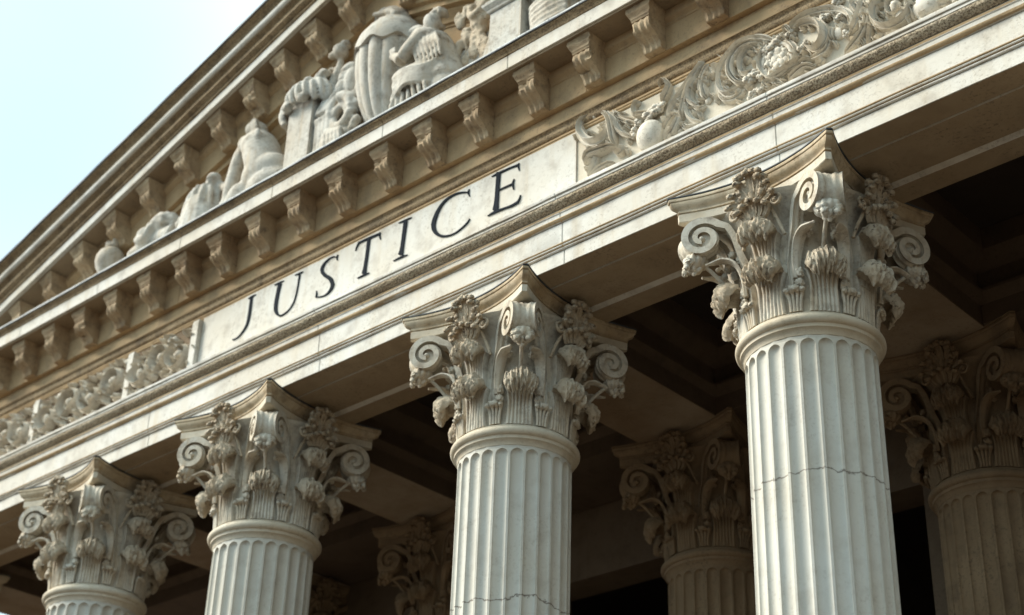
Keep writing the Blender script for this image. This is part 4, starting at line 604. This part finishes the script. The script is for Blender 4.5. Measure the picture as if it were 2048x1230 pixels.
def relief(name, strokes, blobs, label=None, mat='relief'):
    mb = MB()
    for i, s in enumerate(strokes):
        scroll(mb, s, .70 + .16 * (i % 3), i * 1.3, 2 + i % 2)
        if name in ('carved_tuft',): continue
        C_ = cat([(a, b, c) for a, b, c in s], 5); rr_ = random.Random(i + len(strokes)); acc = .05
        for q in range(1, len(C_) - 1):             # leaflets sprouting along the stem
            d = C_[q + 1] - C_[q - 1]; d.z = 0; acc += d.length / 2
            if acc > .085:
                acc = 0; d.normalize(); sdd = rr_.choice((-1, 1)); n_ = Vector((-d.y, d.x, 0)) * sdd; L = .05 + .035 * rr_.random(); w0 = C_[q].z * .42
                p0 = Vector((C_[q].x, C_[q].y, 0)) + n_ * w0; p1 = p0 + (n_ * .75 + d * .5) * L * .6; p2 = p1 + (n_ * .2 + d * .9) * L * .55
                if 7.15 < p2.y < 7.70 and 7.15 < p1.y < 7.70: scroll(mb, [(p0.x, p0.y, .022), (p1.x, p1.y, .040), (p2.x, p2.y, .014)], .95, q, 2)
    for i, (x, z, rx, rz, k) in enumerate(blobs):
        if k == 2:
            for q in range(26):
                a = q * 2.39996; f = math.sqrt((q + .5) / 26) * .80; s_ = .020 + .008 * (q % 3)
                mb.blob((x + rx * f * math.cos(a), YF - .018 - .012 * (1 - f), z + rz * f * math.sin(a)), (s_, s_ * .9, s_ * 1.1), nu=10, nv=7, rough=.5, nsc=7, seed=q)
            mb.tube([(x + rx * .93 * math.cos(a), YF - .03, z + rz * .93 * math.sin(a)) for a in [R(12 * q) for q in range(31)]], .018, 8)
            mb.blob((x, YF, z), (rx * .86, min(rx, rz) * .16, rz * .86), nu=60, nv=36, rough=.14, nsc=26, seed=i)
        elif k == 1:
            for q in range(5):
                a = q * 2.4 + i; mb.blob((x + rx * .45 * math.cos(a), YF - .02 - .008 * q, z + rz * .45 * math.sin(a)), (rx * .55, min(rx, rz) * .5, rz * .5), rough=.55, nsc=8, seed=i * 3 + q)
        else: mb.blob((x, YF - min(rx, rz) * .25, z), (rx, min(rx, rz) * .8, rz), nu=32, nv=20)
    o = mb.build(name, mat, frz, 100)
    if label: o['label'] = label
    return o
RL = ['curling leaf scroll right beside the lettered tablet', 'smooth carved ball at the foot of the carving', 'speckled leaf tuft with two curled horns above the ball', 'tall plume of leaves rising to the right', 'tight spiral scroll', 'large scroll curving round the left of the cartouche', 'oval cartouche with a rough inner field', 'double arching scroll right of the cartouche', 'steep leaf plume', 'pod and curled leaf near the top edge', 'large smooth rounded carving by the top edge']
for (nm, stt, bl), lb in zip(RELIEFS, RL): relief(nm, stt, bl, lb, 'relief')
# more scrolls carry on to the right, and dense vine panels fill the left
def vine(x0, x1, z0, z1, seed, dense=1.0):
    r = random.Random(seed); mb = MB(); n = max(2, int((x1 - x0) / .36 + .5)); zm = (z0 + z1) / 2; H = z1 - z0; dx = (x1 - x0) / n
    st = []
    for k in range(n * 8 + 1):
        t = k / 8; st.append((x0 + dx * t, zm + .12 * math.cos(t * math.pi) + .01 * r.uniform(-1, 1), .040))
    scroll(mb, st, 1.0, 0, 2)
    for k in range(n):
        up = 1 if k % 2 else -1; cx = x0 + dx * (k + .5) + r.uniform(-.02, .02); cz = zm + up * .035; R0 = min(.175, H * .34) * r.uniform(.9, 1.08)
        sp = []
        for q in range(19):
            t = q / 18; a = R((-100 - 560 * t) * up); rr = R0 * (1 - .82 * t); sp.append((cx + rr * math.cos(a) * 1.05, cz + rr * math.sin(a), .062 * (1 - .45 * t)))
        scroll(mb, sp, 1.05, k, 2); mb.blob((cx, YF - .045, cz), (.042, .05, .042), nu=12, nv=8, rough=.4, nsc=6, seed=k)
        for q in range(13):
            a = q * 6.283 / 13 + r.uniform(-.25, .25); L = .07 + .05 * r.random(); px = cx + (R0 + .01) * math.cos(a) * 1.05; pz = cz + (R0 + .01) * math.sin(a)
            cl = lambda v: min(z1 - .012, max(z0 + .012, v)); b = a + r.choice((-.9, .9))
            scroll(mb, [(px, cl(pz), .03), (px + L * .5 * math.cos(a), cl(pz + L * .5 * math.sin(a)), .052), (px + L * math.cos(b), cl(pz + L * math.sin(b)), .026)], 1.0, q + k, 2)
        for q in range(2):
            px = cx + dx * r.choice((-.5, .5)) + r.uniform(-.05, .05); pz = zm + r.choice((-1, 1)) * H * .36 + r.uniform(-.03, .03); s = r.uniform(.026, .04)
            mb.blob((px, YF - .03, pz), (s, s, s), nu=10, nv=7, rough=.5, nsc=7, seed=q + k * 3)
    return mb
for i, (a, b) in enumerate(((-12.80, -11.86), (-14.50, -12.93), (-16.3, -14.64))):
    vine(a, b, 7.17, 7.70, 11 + i, 1.2).build('vine_panel', 'relief', frz, 100)
vine(-4.2, -2.2, 7.17, 7.70, 31).build('vine_panel', 'relief', frz, 100)
for a, b in ((-11.845, -11.755), (-12.91, -12.82), (-14.62, -14.53)):
    run([(YF, 7.13), (-.055, 7.13), (-.062, 7.2), (-.062, 7.66), (-.055, 7.70), (YF, 7.70)], a, b, step=.03, jit=.001).build('pilaster_strip', 'stone', frz, 30)

# ------------------------------------------------------------------ pediment
ped = thing('pediment', 'triangular pediment rising over the cornice, with heavy sloping brackets', 'pediment')
SL = .3086
def zs(x): return 9.435 + SL * ((x if x < XA else 2 * XA - x) + 13.3)          # lower edge of the sloping corona
tw = MB(); xs = [XL + .3, XA, XR - .3]
tw.poly([(XL + .2, .13, 8.45), (XR - .2, .13, 8.45), (XA, .13, zs(XA) + .1)]); tw.poly([(XL + .2, .5, 8.45), (XR - .2, .5, 8.45), (XA, .5, zs(XA) + .1)])
tw.build('tympanum', 'warm', ped)
def halves(prof, name, mat, parent, e0=0.0, **kw):
    r = None
    for s in (0, 1):
        if s == 0: mb = run(prof, XL - e0, XA, shear=zs, **kw)
        else: mb = run(prof, XA, XR + e0, shear=zs, seed=3.0, **kw)
        r = mb.build(name, mat, parent, 25)
    return r
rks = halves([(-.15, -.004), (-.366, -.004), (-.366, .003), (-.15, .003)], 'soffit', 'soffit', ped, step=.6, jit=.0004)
rk = halves([(.3, 0), (-.380, 0), (-.384, .012), (-.396, .014), (-.402, .0), (-.412, .002), (-.414, .095), (-.406, .102), (-.3, .25), (.3, .25)], 'raking_cornice', 'stone', ped, jit=.003)
halves([(-.3, .10), (-.408, .103), (-.428, .112), (-.432, .128), (-.424, .136), (-.424, .142)] + [(-.428 - .075 * (t / 8) - .026 * math.sin(t / 8 * math.pi * 2), .146 + .15 * t / 8) for t in range(9)] + [(-.3, .30)], 'cyma_moulding', 'stain', rk, .0, jit=.004)
halves([(-.3, .296)] + [(-.505 - .034 * math.sin(R(a)), .345 - .045 * math.cos(R(a))) for a in range(0, 181, 20)] + [(-.3, .39)], 'roll_moulding', 'stone', rk, .01, jit=.003)
halves([(-.3, .39), (-.512, .390), (-.520, .400), (-.530, .430), (-.556, .456), (-.580, .470), (-.584, .492), (-.3, .50)], 'top_moulding', 'stain', rk, .02, jit=.004)
halves([(-.25, .50), (-.588, .488), (-.600, .486), (-.602, .506), (-.58, .516), (.3, .56), (.3, .50)], 'lead_flashing', 'lead', rk, .04, jit=.006)
halves([(.2, -.56), (.115, -.56), (.110, -.545), (.085, -.535), (.080, -.52), (.06, -.50), (.03, -.47), (.015, -.455), (.01, -.43), (-.05, -.425), (-.05, -.36), (-.100, -.355), (-.104, -.345), (-.104, -.128), (-.120, -.110), (-.142, -.080), (-.146, -.055), (-.146, 0), (.2, 0)], 'bed_moulding', 'warm', ped, jit=.003)
XK = [-10.082, -10.541, -11.0, -11.50, -12.07, -12.637, -13.197, -13.754, -14.31, -14.87, -15.43]
for x in XK + [-9.62] + [2 * XA - q for q in XK]:
    s = SL if x < XA else -SL
    inst('modillion', rmod.choice(MODS), rk, Matrix(((.93, 0, 0, x - .11), (0, 1, 0, -.104), (s * .93, 0, 1, zs(x - .11)), (0, 0, 0, 1))))
# end returns
# ------------------------------------------------------------------ portico ceiling, inner wall
ce = thing('portico_ceiling', 'dark coffered ceiling with deep stone beams above the columns', 'ceiling')
XB = [-17.45, -14.15, -11.4, -8.16, -5.50, -2.45]
def cross(prof, xc, y0, y1, name, mat):
    n = 24; mb = MB(); rows = []
    for k in range(n + 1):
        y = y0 + (y1 - y0) * k / n
        rows.append([(xc + a + .003 * noise.noise(Vector((y * 3, i, xc))), y, b + .003 * noise.noise(Vector((y * 3, i, xc + 5)))) for i, (a, b) in enumerate(prof)])
    mb.grid(rows, cu=True); mb.poly(rows[0]); mb.poly(rows[-1]); o = mb.build(name, mat, ce, 25); MB().grid([[(xc + a, y0 + (y1 - y0) * k / 8, 6.519) for a in (-.452, .452)] for k in range(9)]).build('beam_soffit', 'beam_soffit', o); return o
bp_ = [(-.46, 6.522), (.46, 6.522), (.46, 6.70), (.50, 6.72), (.53, 6.76), (.53, 6.79), (.48, 6.80), (.48, 6.98), (.53, 7.0), (.60, 7.06), (.62, 7.10), (.62, 7.15), (.62, 7.3), (-.62, 7.3)]
bp_ = bp_ + [(-a, b) for a, b in reversed(bp_[2:13])]
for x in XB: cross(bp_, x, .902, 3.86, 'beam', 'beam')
lp = [(2.86, 6.528), (3.83, 6.528), (3.83, 7.29), (2.70, 7.29), (2.70, 7.10), (2.74, 7.05), (2.80, 7.0), (2.84, 6.98), (2.84, 6.82), (2.78, 6.80), (2.78, 6.77), (2.83, 6.72), (2.86, 6.70)]
for a, b in zip(XB[:-1], XB[1:]): run(lp, a + .465, b - .465, step=.5, jit=.002).build('cross_beam', 'beam', ce, 25)
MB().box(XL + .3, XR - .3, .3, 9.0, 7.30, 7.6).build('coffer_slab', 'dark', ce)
run([(.904, 7.29), (.904, 6.74), (.95, 6.76), (.98, 6.80), (.98, 6.84), (.93, 6.86), (.93, 7.0), (1.0, 7.06), (1.05, 7.12), (1.05, 7.29)], XL + .6, XR - .6, step=.5, jit=.002).build('cornice_moulding', 'beam', ce, 25)
wl = thing('inner_wall', 'dark wall with tall openings at the back of the portico', 'wall')
mb = MB()
mb.box(-14.9, XR - .4, 3.87, 4.3, 5.80, 7.29)
for x in XB[1:]: mb.box(x - .75, x + .75, 3.87, 4.3, GZ, 5.798)
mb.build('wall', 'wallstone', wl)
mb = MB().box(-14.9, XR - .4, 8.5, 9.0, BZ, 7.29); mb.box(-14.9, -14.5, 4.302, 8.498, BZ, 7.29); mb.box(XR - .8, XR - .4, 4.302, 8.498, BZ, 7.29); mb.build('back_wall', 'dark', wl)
fb = thing('roof', 'low sloping roof behind the pediment', 'roof')
mb = MB(); mb.grid([[(XL + .2, y, zs(XL + .2) + .42), (XA, y, zs(XA) + .42), (XR - .2, y, zs(XR - .2) + .42)] for y in (.32, 9)]); mb.build('roof_slope', 'lead', fb)
mb = MB(); mb.poly([(XL + .2, 9, 7.6), (XR - .2, 9, 7.6), (XR - .2, 9, zs(XR - .2) + .40), (XA, 9, zs(XA) + .40), (XL + .2, 9, zs(XL + .2) + .40)]); mb.build('rear_gable', 'warm', fb)
# the flank walls of the attic between ceiling and roof
for x in (XL + .6, XR - .6):
    MB().box(x - .05, x + .05, .31, 8.9, 7.605, zs(XL + .6) + .30).build('attic_wall', 'warm', fb)

# ------------------------------------------------------------------ sculpture standing on the cornice
YS = -.12; ZL = 8.60
def sculpt(name, label, cat_, x, y=YS): return thing(name, label, cat_, (x, y, ZL))
# lobed urn in the middle
ux = -9.24
t = thing('urn', 'tall ribbed stone urn with a scalloped lid at the centre of the pediment', 'urn', (ux, .0, ZL))
def lob(a, z): return 1 + .10 * (abs(math.cos(a * 7)) ** .6 - .6)
MB().lathe([(.20, .0), (.22, .04), (.18, .10), (.15, .16), (.17, .22), (.235, .33), (.29, .48), (.33, .66), (.352, .85), (.36, 1.0), (.352, 1.10), (.335, 1.16)], seg=96, fn=lob).build('body', 'sculpt', t, 40)
rows = []
for k, (r, z) in enumerate([(.35, 1.05), (.392, 1.06), (.390, 1.13), (.365, 1.22), (.30, 1.33), (.24, 1.41), (.19, 1.46)]):
    rows.append([(r * math.cos(a) * 1.0, r * math.sin(a), z + (.03 * math.cos(a * 9) if k < 2 else 0)) for a in [2 * math.pi * j / 90 for j in range(90)]])
MB().grid(rows, cu=True).poly(rows[-1]).build('lid', 'sculpt', t, 40)
mb = MB()
mb.tube(cat([(.10, 0, 1.44), (.06, -.03, 1.52), (-.04, -.05, 1.60), (-.14, -.05, 1.655), (-.21, -.05, 1.64), (-.235, -.05, 1.59)], 5), [.12, .12, .12, .12, .12, .115, .11, .105, .10, .095, .09, .085, .08, .078, .076, .074, .07, .068, .066, .064, .06, .055, .05, .04, .03, .02], 14)
for k in range(14):
    a = k * .9; mb.blob((.16 * math.cos(a) - .0, .13 * math.sin(a) - .03, 1.45 + .02 * math.sin(k * 2.1)), (.05, .05, .035), rough=.6, nsc=7, seed=k)
for k in range(6): mb.tube(cat([(.14 - .05 * k, -.10, 1.46 + .025 * k), (.10 - .05 * k, -.16, 1.50 + .02 * k), (.04 - .05 * k, -.14, 1.57 + .012 * k)], 3), .022, 7)
remesh(mb, 'finial', 'sculpt', t, .017, 1, .008)

# crouching nude seen from behind
t = sculpt('crouching_statue', 'smooth crouching figure with its back turned and head bowed, on the cornice', 'statue', -10.93)
mb = MB()
mb.blob((.10, -.02, .36), (.31, .22, .20), nu=28, nv=18); mb.blob((.18, .0, .20), (.30, .22, .17), nu=28, nv=18)
mb.tube(cat([(.08, 0, .38), (-.02, -.01, .62), (-.10, .0, .82), (-.14, .02, .98)], 5), [.25, .25, .245, .24, .235, .23, .225, .22, .22, .215, .20, .185, .17, .14, .11, .09], 20, .8)
mb.blob((-.17, .0, 1.03), (.095, .10, .095), nu=20, nv=14)
for k in range(7): mb.tube(cat([(-.17 + .02 * (k - 3), -.09, 1.10), (-.17 + .026 * (k - 3), -.105, 1.04), (-.16 + .03 * (k - 3), -.085, .97)], 4), .016, 7)
mb.blob((-.17, -.06, 1.10), (.05, .05, .045), rough=.3, nsc=6)
for s_ in (-1, 1): mb.blob((-.10 + s_ * .11, -.155, .80), (.065, .03, .10), nu=16, nv=12)
for s, off in ((-1, 0), (1, .0)):
    sh = (-.26, -.02, .88) if s < 0 else (.02, .03, .90)
    if s < 0: mb.tube(cat([sh, (-.34, -.05, .70), (-.38, -.08, .48), (-.40, -.10, .28), (-.40, -.12, .12)], 4), [.105, .105, .10, .10, .095, .09, .086, .082, .078, .075, .07, .068, .064, .06, .055, .052, .05], 14)
mb.tube(cat([(-.10, -.04, .18), (-.20, -.08, .20), (-.30, -.10, .12), (-.36, -.12, .04)], 4), [.13, .135, .14, .14, .14, .13, .12, .11, .10, .09, .085, .08, .075], 14)
mb.blob((-.14, -.03, .12), (.20, .16, .14)); mb.blob((-.42, -.13, .16), (.07, .05, .05), rough=.3, nsc=6)
mb.box(-.45, .50, -.12, .14, -.02, .05)
remesh(mb, 'body', 'sculpt', t, .018, 4, .004)
# pedestal wearing a draped, curled cap
t = sculpt('draped_pedestal', 'square stone pedestal topped by a curled drapery cap, right of the crouching figure', 'pedestal', -10.20, -.16)
MB().add(MB().box(-.17, .17, -.15, .20, -.04, .84)).build('block', 'sculpt', t)
mb = MB(); mb.blob((.02, .0, .95), (.26, .22, .16), nu=28, nv=18)
for k in range(20):
    a = -3.0 + k * .30; w_ = .02 * math.sin(k * 2.4)
    mb.tube(cat([(.05 * math.cos(a), .05 * math.sin(a), 1.10), (.19 * math.cos(a), .17 * math.sin(a), 1.065 + w_), (.285 * math.cos(a), .235 * math.sin(a), .96), (.30 * math.cos(a + .08), .245 * math.sin(a + .08), .86 + w_), (.27 * math.cos(a + .15), .22 * math.sin(a + .15), .80 + w_)], 4), .030, 8)
    if k % 3 == 0: mb.blob((.285 * math.cos(a), .235 * math.sin(a), .81), (.05, .05, .045), rough=.5, nsc=7, seed=k)
for k in range(5): mb.blob((-.10 + .07 * k, -.05, 1.12 + .03 * math.sin(k * 2)), (.07, .07, .05), rough=.5, nsc=6, seed=k)
for k in range(4):
    mb.tube(cat([(-.22 - .02 * k, -.12 + .03 * k, 1.0), (-.29, -.13 + .05 * k, .88), (-.27 - .01 * k, -.14 + .06 * k, .76 - .02 * k), (-.22, -.15 + .05 * k, .66)], 4), [.045] * 10 + [.035] * 3, 10)
remesh(mb, 'cap', 'sculpt', t, .013, 1, .004)
# drapery with a looped scroll
t = sculpt('draped_scroll', 'drooping drapery with a looped scroll beside the square pedestal', 'carving', -9.78, -.14)
mb = MB()
for k in range(4): mb.tube(cat([(-.17 + .045 * k, -.06, .78 - .02 * k), (-.20 + .05 * k, -.10, .60), (-.20 + .055 * k, -.10, .34), (-.19 + .055 * k, -.10, .02)], 4), [.05] * 6 + [.04] * 7, 10)
P = []
for k in range(26):
    q = k / 25; a = R(100 - 470 * q); r = .17 * (1 - .62 * q); P.append((.10 + r * math.cos(a), -.10 + .03 * q, .50 + r * math.sin(a) * 1.15))
mb.tube(P, [.062 - .025 * k / 25 for k in range(26)], 12)
mb.blob((.02, -.02, .22), (.24, .14, .24)); mb.blob((-.05, -.03, .74), (.10, .09, .09), rough=.5, nsc=6, seed=4); mb.blob((.20, -.02, .62), (.08, .08, .07), rough=.5, nsc=6, seed=2)
for k in range(5): mb.tube(cat([(-.02 + .05 * k, -.14, .34 - .02 * k), (.03 + .05 * k, -.19, .20), (.02 + .06 * k, -.17, .0)], 4), .026, 8)
for k in range(8): mb.blob((.26 + .05 * math.sin(k * 2.1), -.06, .30 + .06 * k), (.05, .05, .045), rough=.5, nsc=7, seed=k)
remesh(mb, 'drapery', 'sculpt', t, .013, 1, .004)
# curled creature left of the urn
t = sculpt('curled_creature', 'coiled S-shaped creature rising just left of the urn', 'carving', -9.86, -.06)
mb = MB()
mb.tube(cat([(.16, .04, 1.00), (.15, -.02, 1.16), (.06, -.05, 1.14), (.05, -.06, .98), (.0, -.07, .82), (-.10, -.07, .80), (-.14, -.06, .92), (-.11, -.06, 1.06), (-.06, -.06, 1.20), (-.05, -.05, 1.32)], 5), [.035 + .045 * math.sin(math.pi * min(1, k / 44)) for k in range(46)], 14)
mb.blob((.13, -.03, .96), (.09, .09, .20), nu=20, nv=14); mb.blob((-.05, -.07, 1.42), (.08, .085, .09)); mb.blob((-.12, -.10, 1.39), (.06, .05, .035)); mb.blob((-.01, -.05, 1.50), (.07, .06, .04), rough=.4)
mb.tube(cat([(-.14, -.06, 1.12), (-.21, -.07, 1.10), (-.26, -.07, 1.13)], 4), .03, 8); mb.tube(cat([(-.10, -.06, 1.24), (-.17, -.07, 1.26), (-.20, -.07, 1.22)], 4), .025, 8)
for k in range(5): mb.tube(cat([(-.16 + .07 * k, -.04, .74), (-.18 + .075 * k, -.07, .45), (-.16 + .08 * k, -.06, .0)], 4), .045, 10)
for k in range(12): mb.blob((-.26 + .05 * k, -.08 - .02 * (k % 2), .12 + .10 * math.sin(k * 1.7) ** 2), (.06, .055, .05), rough=.5, nsc=6, seed=k + 4)
mb.tube([(-.16 + .07 * math.cos(a), -.13, .30 + .07 * math.sin(a)) for a in [R(14 * k) for k in range(27)]], .03, 9)
for k in range(6): mb.blob((-.34 + .035 * k, .0, .62 + .07 * math.sin(k)), (.06, .05, .07), rough=.5, nsc=6, seed=k + 24)
remesh(mb, 'body', 'sculpt', t, .013, 1, .004)
# kneeling draped figure right of the urn
t = sculpt('kneeling_statue', 'bent draped figure kneeling right of the urn, a ring-shaped scroll at its head', 'statue', -8.60, -.10)
mb = MB()
def fold(mb, *P, r=.018, n=5):
    q = cat(P, n); m = len(q); mb.tube(q, [r * (.45 + .55 * math.sin(math.pi * (.08 + .84 * k / (m - 1)))) for k in range(m)], 8)
# hips, torso leaning towards the urn, thigh and shin
mb.tube(cat([(.18, .03, .12), (.18, .03, .36), (.12, .01, .60), (.04, -.01, .80), (.02, -.02, .92)], 5), [.24, .24, .24, .235, .23, .225, .215, .21, .20, .195, .19, .19, .19, .19, .19, .185, .18, .16, .13, .10, .08], 22, .85)
mb.tube(cat([(.16, -.04, .34), (-.02, -.12, .40), (-.20, -.15, .42), (-.25, -.15, .40)], 5), [.16, .16, .155, .15, .15, .145, .14, .135, .13, .125, .12, .115, .11, .105, .10, .09], 18)
mb.tube(cat([(-.22, -.14, .40), (-.20, -.13, .20), (-.14, -.12, .0)], 5), [.11, .105, .10, .10, .095, .09, .09, .085, .08, .08, .08], 14)
mb.blob((.05, .0, .10), (.30, .18, .16))
# head bowed towards the urn: face, nose, hair
mb.blob((.0, -.04, 1.07), (.085, .085, .115), rot=Matrix.Rotation(R(-18), 3, 'Y'), nu=22, nv=16); mb.blob((-.085, -.06, 1.045), (.024, .018, .03)); mb.blob((-.06, -.07, .985), (.035, .03, .03)); mb.tube([(.02, -.02, .86), (.0, -.03, 1.0)], .065, 12)
for k in range(9):
    a = R(40 + 30 * k); mb.blob((.035 + .075 * math.cos(a), .0, 1.12 + .085 * math.sin(a)), (.040, .07, .038), rough=.5, nsc=7, seed=k)
# arm reaching to the urn, hand with fingers
mb.tube(cat([(.02, -.17, .82), (-.08, -.23, .68), (-.16, -.24, .60)], 5), [.085, .083, .08, .078, .075, .073, .07, .068, .066, .064, .062], 14)
mb.tube(cat([(-.16, -.24, .60), (-.24, -.22, .68), (-.32, -.19, .75)], 5), [.062, .06, .058, .056, .053, .05, .047, .044, .042, .04, .04], 12); mb.blob((-.345, -.18, .78), (.045, .03, .05))
for k in range(4): mb.tube(cat([(-.36 + .018 * k, -.19, .80), (-.385 + .018 * k, -.185, .85), (-.39 + .02 * k, -.17, .88)], 3), [.014] * 6 + [.008], 7)
# mantle over the shoulder and long folds
for k in range(7): fold(mb, (-.10 + .045 * k, -.17 - .012 * math.sin(k), .90 - .012 * k), (-.06 + .055 * k, -.215, .76 - .02 * k), (.0 + .05 * k, -.215, .58), (.04 + .045 * k, -.20, .44), r=.021)
for k in range(6): fold(mb, (.30 - .02 * k, -.15, .46 - .045 * k), (.12 - .01 * k, -.235, .40 - .03 * k), (-.08, -.265, .44 - .035 * k), (-.26, -.225, .47 - .055 * k), r=.022)
for k in range(7): fold(mb, (-.28 + .065 * k, -.20 - .02 * math.sin(k * 1.9), .30), (-.27 + .07 * k, -.215, .17), (-.30 + .085 * k, -.20, .0), r=.024)
fold(mb, (-.14, -.16, .90), (.02, -.215, .86), (.18, -.18, .78), (.25, -.06, .72), r=.034)
# ring-shaped scroll behind the head
mb.tube([(-.235 + .115 * math.cos(a), -.03, .985 + .13 * math.sin(a)) for a in [R(12 * k) for k in range(31)]], .045, 12)
mb.tube([(-.235 + .06 * math.cos(a), -.05, .985 + .065 * math.sin(a)) for a in [R(12 * k) for k in range(31)]], .022, 10)
remesh(mb, 'body', 'sculpt', t, .0115, 1, .002)
t = sculpt('round_shield', 'large smooth disc leaning on the back wall behind the kneeling figure', 'shield', -8.25, .04)
rows = [[(r * math.cos(a), y + .02, .38 + r * math.sin(a) * 1.15) for a in [2 * math.pi * k / 56 for k in range(56)]] for r, y in ((.01, -.10), (.2, -.09), (.33, -.05), (.37, -.02), (.40, -.03), (.42, .0), (.42, .06))]
MB().grid(rows, cu=True).build('disc', 'sculpt', t, 50)
# plain pedestal with a moulded cap
t = sculpt('square_pedestal', 'tall plain square pedestal with moulded cap near the top edge', 'pedestal', -7.45, -.19)
mb = MB(); rows = []
for z, h in ((-.04, .30), (.05, .27), (.14, .225), (.24, .195), (.34, .183), (.50, .180)): rows.append([(-h, -.17, z), (.18, -.17, z), (.18, .22, z), (-h, .22, z)])
mb.grid(rows, cu=True); mb.poly(rows[-1]); mb.build('block', 'sculpt', t, 20)
rows = []
for z, h in ((.502, .185), (.512, .20), (.530, .205), (.545, .22), (.565, .235), (.59, .238), (.602, .225), (.63, .21)): rows.append([(-h, -.17 - (h - .18), z), (h, -.17 - (h - .18), z), (h, .22, z), (-h, .22, z)])
mb = MB().grid(rows, cu=True); mb.poly(rows[-1]); mb.build('cap', 'sculpt', t, 20)
MB().lathe([(.15, .62), (.17, .68), (.15, .76), (.12, .95), (.16, 1.3)], c=(0, .03), seg=32).build('stem', 'sculpt', t)
# garland hanging left of that pedestal
t = sculpt('hanging_garland', 'garland of fruit and leaves hanging against the wall left of the square pedestal', 'garland', -8.08, .02)
mb = MB(); rr = random.Random(5)
for k in range(22):
    q = k / 21; mb.blob((.06 * math.sin(q * 9) - .02 + .06 * q, -.05 + .03 * rr.random(), 1.15 - .75 * q), (.055 + .03 * rr.random(), .05, .06 + .03 * rr.random()), rough=.4, nsc=6, seed=k)
for k in range(12): mb.blob((-.28 + .03 * rr.random() + .10 * (k % 3), -.05, 1.05 - .055 * k + .1 * (k % 2)), (.05, .045, .07), rough=.4, nsc=6, seed=k + 40)
mb.tube(cat([(-.20, -.03, .75), (-.16, -.04, .60), (-.24, -.05, .46)], 4), .022, 8)
mb.tube(cat([(.1, -.05, 1.1), (.0, -.1, .95), (-.10, -.08, .98), (-.12, -.05, 1.12)], 5), .04, 10)
remesh(mb, 'garland', 'tip', t, .013, 1, .004)
# lower part of a seated draped figure, cut by the top of the picture
t = sculpt('seated_statue', 'heavy draped lower body of a seated figure cut by the top edge', 'statue', -7.06, -.12)
mb = MB(); mb.blob((.02, 0, .26), (.24, .20, .22), nu=24, nv=16); mb.blob((.12, -.02, .60), (.40, .24, .22), nu=28, nv=18, rot=Matrix.Rotation(R(-14), 3, 'Y'))
mb.tube(cat([(.10, .02, .6), (.15, .04, .95), (.12, .04, 1.3)], 5), [.25] * 5 + [.22] * 6, 18)
for k in range(6):
    mb.tube(cat([(-.24 + .02 * k, -.10, .40 - .055 * k), (-.10, -.20, .36 - .055 * k), (.08, -.21, .40 - .06 * k), (.24, -.15, .46 - .06 * k)], 4), .030, 8)
for k in range(7): mb.blob((-.30 + .03 * (k % 3), -.10, .92 - .08 * k), (.06, .06, .06), rough=.5, nsc=6, seed=k)
for k in range(6): mb.tube(cat([(.0 + .07 * k, -.20, .80), (-.04 + .07 * k, -.25, .62), (-.06 + .08 * k, -.23, .42)], 4), .026, 8)
mb.blob((.13, .03, 1.42), (.12, .12, .15)); mb.tube(cat([(-.05, 0, 1.15), (-.25, -.06, .95), (-.30, -.1, .7)], 4), .07, 10)
remesh(mb, 'body', 'sculpt', t, .014, 1, .004)
# small pieces towards the left corner
t = sculpt('draped_bust', 'stooped draped bust with vertical folds, left of the crouching figure', 'statue', -11.78, -.16)
mb = MB(); mb.blob((0, 0, .40), (.20, .17, .24), nu=24, nv=16); mb.tube([(0, 0, .4), (.02, 0, .2), (.03, 0, -.02)], [.20, .24, .27], 20)
for k in range(7):
    a = R(-170 + 28 * k); mb.tube(cat([(.14 * math.cos(a), .12 * math.sin(a), .56), (.21 * math.cos(a), .18 * math.sin(a), .40), (.27 * math.cos(a), .22 * math.sin(a), .0)], 4), .032, 8)
mb.blob((.14, -.04, .62), (.09, .09, .07), rough=.4, nsc=6); mb.blob((-.30, -.06, .26), (.06, .06, .08), rough=.4, nsc=6, seed=3); mb.tube([(.15, 0, .58), (.28, 0, .5), (.36, -.02, .42)], .05, 10)
remesh(mb, 'body', 'sculpt', t, .014, 1, .004)
t = sculpt('reclining_statue', 'small reclining figure low on the ledge between the ball vase and the draped bust', 'statue', -12.55, -.18)
mb = MB(); mb.blob((-.16, -.04, .36), (.11, .10, .11)); mb.blob((.12, 0, .40), (.20, .15, .15), rough=.2, nsc=5); mb.tube(cat([(-.35, 0, .16), (-.15, 0, .22), (.1, 0, .22), (.35, 0, .2)], 4), [.12] * 13, 14)
mb.blob((-.16, 0, .50), (.06, .06, .06), rough=.4, nsc=6); mb.tube(cat([(-.20, -.1, .3), (-.02, -.14, .24), (.06, -.12, .36)], 4), .05, 10); mb.box(-.45, .45, -.1, .15, -.03, .12)
remesh(mb, 'body', 'sculpt', t, .016, 2, .008)
t = sculpt('ball_vase', 'round ball-shaped vase with a small knobbed top, farthest left on the ledge', 'vase', -13.36, -.20)
MB().lathe([(.10, 0), (.11, .05), (.08, .10), (.11, .17), (.145, .23), (.162, .30), (.158, .36), (.13, .42), (.09, .46), (.05, .48)], seg=48).build('body', 'sculpt', t, 50)
mb = MB(); mb.blob((0, 0, .49), (.085, .08, .04), rough=.3, nsc=6); mb.blob((-.05, -.02, .545), (.045, .045, .045)); mb.blob((.05, 0, .555), (.05, .045, .055), rough=.3)
remesh(mb, 'knob', 'sculpt', t, .014, 2)

bpy.data.scenes.remove(TMP)
